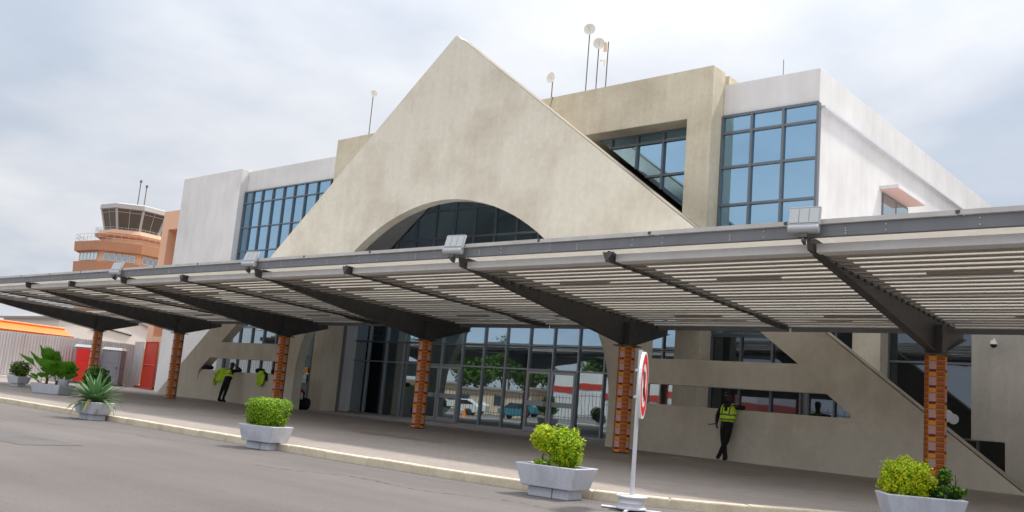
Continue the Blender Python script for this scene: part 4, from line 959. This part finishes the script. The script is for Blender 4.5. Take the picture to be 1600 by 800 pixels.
person('person in black with a yellow hi-vis vest leaning back against the right wall, ankles crossed', (-11.58, 21.87, 0), 0, J, E_,
       [('L', 'wrL', (-.6, -.45, .1), (-.2, .3, -.8)), ('R', 'wrR', (.15, -.1, -1), (1, .2, 0))], (VJ, [('a', 'b'), ('b', 'c'), ('c', 'd'), ('d', 'e')], vp1), (-.005, .11, 1.69), True, Vector((-.25, -1, -.12)))
bt = MB(); bt.tube([(-11.84, 21.86, .93), (-11.96, 21.80, .90), (-12.02, 21.77, .895)], .013, 6); tag(bt.build('baton', M['cloth']), 'short black baton held at the hip of the guard on the right', 'baton')
# second guard bending forward over the left ledge
J2 = dict(pel=((.03, .22, .98), (.15, .115)), sp1=((-.03, .34, 1.12), (.14, .10)), ch=((-.10, .45, 1.29), (.17, .11)), nb=((-.13, .50, 1.40), (.08, .07)), neck=((-.14, .52, 1.455), (.052, .052)), hd0=((-.15, .55, 1.52), (.07, .08)), hd1=((-.16, .57, 1.60), (.078, .095)), hd2=((-.16, .565, 1.675), (.055, .065)),
          shL=((-.30, .47, 1.36), .06), elL=((-.40, .78, 1.385), .047), wrL=((-.18, .88, 1.39), .03), shR=((.08, .46, 1.36), .06), elR=((.20, .80, 1.385), .047), wrR=((-.02, .70, 1.55), .03),
          hpL=((-.06, .21, .91), .09), knL=((-.07, .08, .50), .062), anL=((-.07, -.03, .10), .042), heL=((-.07, -.07, .04), .04), toL=((-.07, .15, .035), (.045, .03)), hpR=((.11, .20, .91), .09), knR=((.10, .14, .50), .062), anR=((.09, .04, .10), .042), heR=((.09, .0, .04), .04), toR=((.09, .22, .035), (.045, .03)))
E2 = [('pel', 'sp1'), ('sp1', 'ch'), ('ch', 'nb'), ('nb', 'neck'), ('neck', 'hd0'), ('hd0', 'hd1'), ('hd1', 'hd2'), ('ch', 'shL'), ('shL', 'elL'), ('elL', 'wrL'), ('ch', 'shR'), ('shR', 'elR'), ('elR', 'wrR'), ('pel', 'hpL'), ('hpL', 'knL'), ('knL', 'anL'), ('anL', 'heL'), ('anL', 'toL'), ('pel', 'hpR'), ('hpR', 'knR'), ('knR', 'anR'), ('anR', 'heR'), ('anR', 'toR')]
V2 = dict(a=((.02, .245, .99), (.215, .17)), b=((-.03, .34, 1.12), (.215, .165)), c=((-.08, .42, 1.25), (.235, .175)), d=((-.12, .475, 1.37), (.19, .15)))
def vp2(c):
    t_ = (c-Vector((.03, .22, .98))).dot(Vector((-.13, .23, .31)).normalized())
    return 1 if (.05 < t_ < .09 or .17 < t_ < .21 or (abs(abs(c.x+.05)-.1) < .02 and t_ > .21)) else 0
person('person in black with hi-vis vest bending over the left wall ledge', (-34.75, 21.3, 0), 12, J2, E2,
       [('L', 'wrL', (.8, .3, 0), (0, .2, -1)), ('R', 'wrR', (-.5, -.5, .6), (-.8, -.3, -.2))], (V2, [('a', 'b'), ('b', 'c'), ('c', 'd')], vp2), (-.16, .575, 1.595), False, Vector((.15, 1, -.1)))

# ------------------------------------------------------------------ jackets, bags
def drape(name, label, cat, x0, x1, zb, mt, seed, over=.25, skew=0):
    """cloth hanging over the sill: folded sheet with thickness"""
    q_ = random.Random(seed); nu, nv = 22, 20; vs = []; ph = q_.uniform(0, 6)
    prof = [(WY1-.1, 1.30), (WY1-.16, 1.355), (WY0+.1, 1.36), (WY0-.02, 1.345), (WY0-.035, 1.25)]
    for i in range(nu+1):
        u = i/nu
        for j in range(nv+1):
            v = j/nv
            if v < .3: k = v/.3*4; a_ = min(3, int(k)); f_ = k-a_; y_ = prof[a_][0]*(1-f_)+prof[a_+1][0]*f_; z_ = prof[a_][1]*(1-f_)+prof[a_+1][1]*f_; fold = .008
            else:
                s_ = (v-.3)/.7; ln = (1.25-zb)*(.72+.28*math.sin(u*3.0+.25)**2+.10*math.sin(u*9+ph)); z_ = 1.25-ln*s_; y_ = WY0-.04-.05*s_; fold = .012+.03*s_
            w_ = 1-.22*max(0, v-.3)*math.sin(ph+2)
            vs.append(((x0+x1)/2+(u-.5)*(x1-x0)*w_+skew*max(0, v-.3)+.012*math.sin(v*11+ph), y_-fold*(1+math.sin(u*15+ph+v*1.5)), z_+(.05*math.sin(u*4+ph)+.04*math.sin(u*9) if v < .35 else 0)*(v > .08)))
    a = MB(); a.add(vs, [(i*(nv+1)+j, (i+1)*(nv+1)+j, (i+1)*(nv+1)+j+1, i*(nv+1)+j+1) for i in range(nu) for j in range(nv)])
    me = a.mesh(name, mt, smooth=True); o = link(name, me); md = o.modifiers.new('thick', 'SOLIDIFY'); md.thickness = .02; md.offset = 1
    tag(o, label, cat); return o
j1 = drape('hi_vis_jacket', 'yellow-green hi-vis jacket hung over the left ledge beside the bending guard', 'jacket', -36.6, -35.55, .80, M['hivis2'], 3, skew=-.05)
def sleeve(o, pts, r, mt, nm='sleeve'):
    a = MB(); a.tube(pts, r, 9); a.build(nm, mt, o, smooth=True)
sleeve(j1, [(-36.5, WY0-.05, 1.30), (-36.72, WY0-.09, 1.15), (-36.78, WY0-.08, .9), (-36.8, WY0-.07, .68)], [.07, .085, .075, .07], M['hivis2'])
j2 = drape('hi_vis_jacket', 'yellow-green hi-vis jacket hung over the ledge beside the column, right of the bending guard', 'jacket', -33.5, -33.0, .78, M['hivis2'], 8, skew=.05)
sleeve(j2, [(-33.1, WY0-.02, 1.38), (-32.9, WY0-.05, 1.33), (-32.86, WY0-.05, 1.05)], [.05, .06, .05], M['cloth'], 'dark_lining')
def bag(name, label, c, size, mt, rot=0):
    t = thing(name, label, 'bag', c); a = MB(); n = 10; vs = []
    for i in range(n+1):
        th = math.pi*i/n
        for j in range(16):
            f_ = 2*math.pi*j/16; e_ = .6; sg_ = lambda v: math.copysign(abs(v)**e_, v)
            k = 1+.06*noise.noise(Vector((i*.7, j*.6, c[0]))); vs.append((c[0]+sg_(math.cos(f_)*math.sin(th))*size[0]*k, c[1]+sg_(math.sin(f_)*math.sin(th))*size[1]*k, c[2]+size[2]+sg_(math.cos(th))*size[2]*k))
    a.add(vs, [(i*16+j, i*16+(j+1) % 16, (i+1)*16+(j+1) % 16, (i+1)*16+j) for i in range(n) for j in range(16)]); a.build('bag_body', mt, t, smooth=True); return t
b1 = bag('backpack', 'dark backpack lying at the left end of the lower wall slot, its straps hanging', (-38.05, WY0+.22, 1.335), (.36, .2, .10), M['cloth'])
a = MB(); a.tube([(-38.2, WY0+.02, 1.42), (-38.24, WY0-.03, 1.3), (-38.3, WY0-.03, 1.12), (-38.2, WY0-.02, 1.25), (-38.05, WY0-.02, 1.33)], .014, 5); a.tube([(-38.28, WY0-.03, 1.15), (-38.34, WY0-.02, .88)], .007, 4); a.build('strap', M['cloth'], b1)
bag('bag', 'dark cap or bag on the ledge just left of the second hi-vis jacket', (-33.75, WY0+.2, 1.335), (.2, .17, .11), M['cloth'])
bag('bag', 'black bag on the ledge right of the second hi-vis jacket, partly behind the column', (-32.65, WY0+.25, 1.335), (.24, .17, .12), M['cloth'])
b2 = bag('travel_bag', 'dark travel bag on the floor of the doorway left of the glass front', (-31.75, 23.3, 0), (.36, .24, .25), M['cloth'])
jk = thing('maroon_jacket', 'maroon and white jacket heaped on the dark travel bag in the doorway', 'jacket', (-31.75, 23.2, .5)); a = MB()
for sx_, mm in ((-1, 0), (1, 0)): pass
a.tube([(-32.02, 23.12, .52), (-31.9, 23.1, .68), (-31.72, 23.12, .72), (-31.56, 23.1, .66), (-31.5, 23.1, .5)], [.07, .13, .15, .13, .07], 10); a.build('jacket_body', M['maroon'], jk, smooth=True)
for sx_ in (-1, 1):
    a = MB(); a.tube([(-31.74+sx_*.2, 23.04, .72), (-31.74+sx_*.27, 23.0, .58), (-31.74+sx_*.29, 23.0, .42)], [.04, .05, .04], 8); a.build('sleeve', M['plasticw'], jk, smooth=True)
hm = thing('hard_hat', 'white hard hat lying on the floor in front of the dark travel bag', 'hard hat', (-31.75, 22.95, 0)); a = MB(); a.lathe([(.16, .0), (.165, .02), (.125, .03), (.12, .08), (.09, .14), (.04, .165), (.003, .17)], 18, (-31.75, 22.95, 0)); a.build('shell', M['plasticw'], hm, smooth=True)

# ------------------------------------------------------------------ the place behind the camera (seen in the glass)
def tree(label, x, y, h, cr, seed, mats=('tree_leaf', 'leaf_dark')):
    q_ = random.Random(seed); t = thing('tree', label, 'tree', (x, y, RZ), 'trees across the road'); a = MB()
    top = Vector((x+q_.uniform(-.3, .3), y, h*.5)); a.tube([(x, y, RZ), (x+.1, y, h*.25), top], [.22, .17, .12], 7); cl = []
    for k in range(9):
        an_ = k*2.4; e_ = Vector((x+math.cos(an_)*cr*q_.uniform(.3, .8), y+math.sin(an_)*cr*q_.uniform(.3, .8), h*q_.uniform(.55, .9))); a.tube([top-Vector((0, 0, h*.12)), top.lerp(e_, .5)+Vector((0, 0, .2)), e_], [.09, .06, .03], 5); cl.append(e_)
    a.build('trunk', M['bark'], t); cl.append(Vector((x, y, h*.85)))
    def sh(r): c_ = r.choice(cl); o_ = Vector((r.gauss(0, 1), r.gauss(0, 1), r.gauss(0, .7))).normalized(); return c_+o_*cr*.46*r.uniform(.3, 1.05), o_
    o = foliage('crown', t, sh, 2600, [M[k] for k in mats], lw=.30, lh=.48, seed=seed); return t
tl = ['round bushy tree across the road, opposite the left end of the terminal', 'broad tall tree across the road behind the parked car', 'tree with an open crown behind the white wall across the road', 'dense dark tree behind the beige house across the road',
      'second dense tree behind the beige house across the road', 'low spreading tree at the far left across the road', 'tall thin tree beside the white building across the road']
for i, (x, y, h, cr) in enumerate(((-98, -28, 8.0, 4), (-88, -32, 9, 4.2), (-79, -29, 7.5, 3.4), (-106, -31, 9, 4.5), (-84, -40, 9.5, 4.5), (-74, -36, 7.5, 3.6), (-66, -40, 9.5, 3.0))):
    tree(tl[i], x, y, h, cr, 40+i)
pl = thing('palm_tree', 'tall palm tree across the road', 'palm tree', (-76, -33, RZ)); a = MB(); a.tube([(-76, -33, RZ), (-75.8, -33, 4), (-75.9, -33, 8)], [.2, .15, .12], 7); a.build('trunk', M['bark'], pl)
for k in range(14):
    an_ = k*2*math.pi/14; mb = MB(); p = Vector((-75.9, -33, 8)); e_ = .7-.5*(k % 3); vs = []
    for i in range(7):
        s_ = Vector((-math.sin(an_), math.cos(an_), 0))*(.32*math.sin(math.pi*(i+.6)/7.2)); vs += [p-s_, p+s_]; p = p+Vector((math.cos(an_)*math.cos(e_), math.sin(an_)*math.cos(e_), math.sin(e_)))*.42; e_ -= .3
    mb.add(vs, [(2*i, 2*i+1, 2*i+3, 2*i+2) for i in range(6)]); mb.build('frond', M['leaf_dark'], pl, fix=False)
bh = thing('beige_house', 'low beige house across the road behind the railings', 'house', (-78, -24, RZ)); a = MB(); a.box(-94, -60, -26, -19, RZ, 2.5); a.build('wall', M['cream'], bh); a = MB(); a.box(-94.5, -59.6, -26.5, -18.6, 2.5, 2.7); a.build('roof', M['tile_roof'], bh)
for k in range(7): a = MB(); a.box(-90+k*4, -88.4+k*4, -18.99, -18.93, .9, 1.9); a.build('window', M['glassD'], bh)
wb = thing('white_building', 'white building with a red band across the road', 'building', (-48, -20, RZ)); a = MB(); a.box(-58, -34, -30, -20, RZ, 4.6); a.build('wall', M['white'], wb); a = MB(); a.box(-58.06, -33.9, -30.06, -19.94, 2.5, 3.1); a.build('red_band', M['gate_red'], wb)
rl = thing('railing_fence', 'black iron railing fence along the far side of the road', 'fence', (-60, -6, RZ)); a = MB()
for k in range(230): x = -98+k*.35; a.box(x-.012, x+.012, -6.012, -5.988, RZ, 2.0)
pk = a.build('pickets', M['black'], rl); pk['kind'] = 'stuff'
for z in (.2, 1.75): a = MB(); a.box(-98, -17, -6.02, -5.98, z, z+.04); a.build('rail', M['black'], rl)
def car(label, x, y, rot, paint):
    t = local('parked_car', label, 'car', 'cars parked across the road')
    a = MB(); a.yz([(-2.1, .3), (2.1, .3), (2.15, .75), (1.2, .92), (.6, 1.42), (-1.1, 1.45), (-1.9, 1.0), (-2.15, .9)], -.85, .85); a.build('body', paint, t, bevel=.06)
    for s_ in (-1, 1):
        a = MB(); a.yz([(1.05, .97), (.55, 1.37), (-1.05, 1.39), (-1.7, 1.0)], s_*.853, s_*.862); a.build('side_window', M['glassD'], t)
        for yy in (-1.3, 1.3): a = MB(); a.lathe([(.3, -.1), (.33, -.08), (.33, .08), (.3, .1)], 16, (s_*.78, yy, .33), axis='x'); a.build('wheel', M['black'], t, smooth=True)
        a = MB(); a.box(s_*.5-.18, s_*.5+.18, 2.11, 2.16, .58, .72); a.build('headlight', M['lens'], t)
    t.location = (x, y, RZ); t.rotation_euler = (0, 0, R(rot))
car('white car parked across the road by the railings', -60, -8.6, 60, M['plasticw']); car('teal car parked across the road by the railings', -53, -8.8, 75, mat('teal_paint', (.05, .22, .26), .3)); car('dark car parked across the road under the trees', -66, -9, 85, M['steel'])
cn = thing('traffic_cone', 'orange traffic cone standing on the road beyond the left edge', 'traffic cone', (-47, 4, RZ)); a = MB(); a.lathe([(.16, .03), (.03, .7), (.025, .72)], 14, (-47, 4, RZ)); a.box(-47.2, -46.8, 3.8, 4.2, RZ, RZ+.03); a.build('cone_body', M['orange'], cn, smooth=True)
bpy.context.view_layer.update()
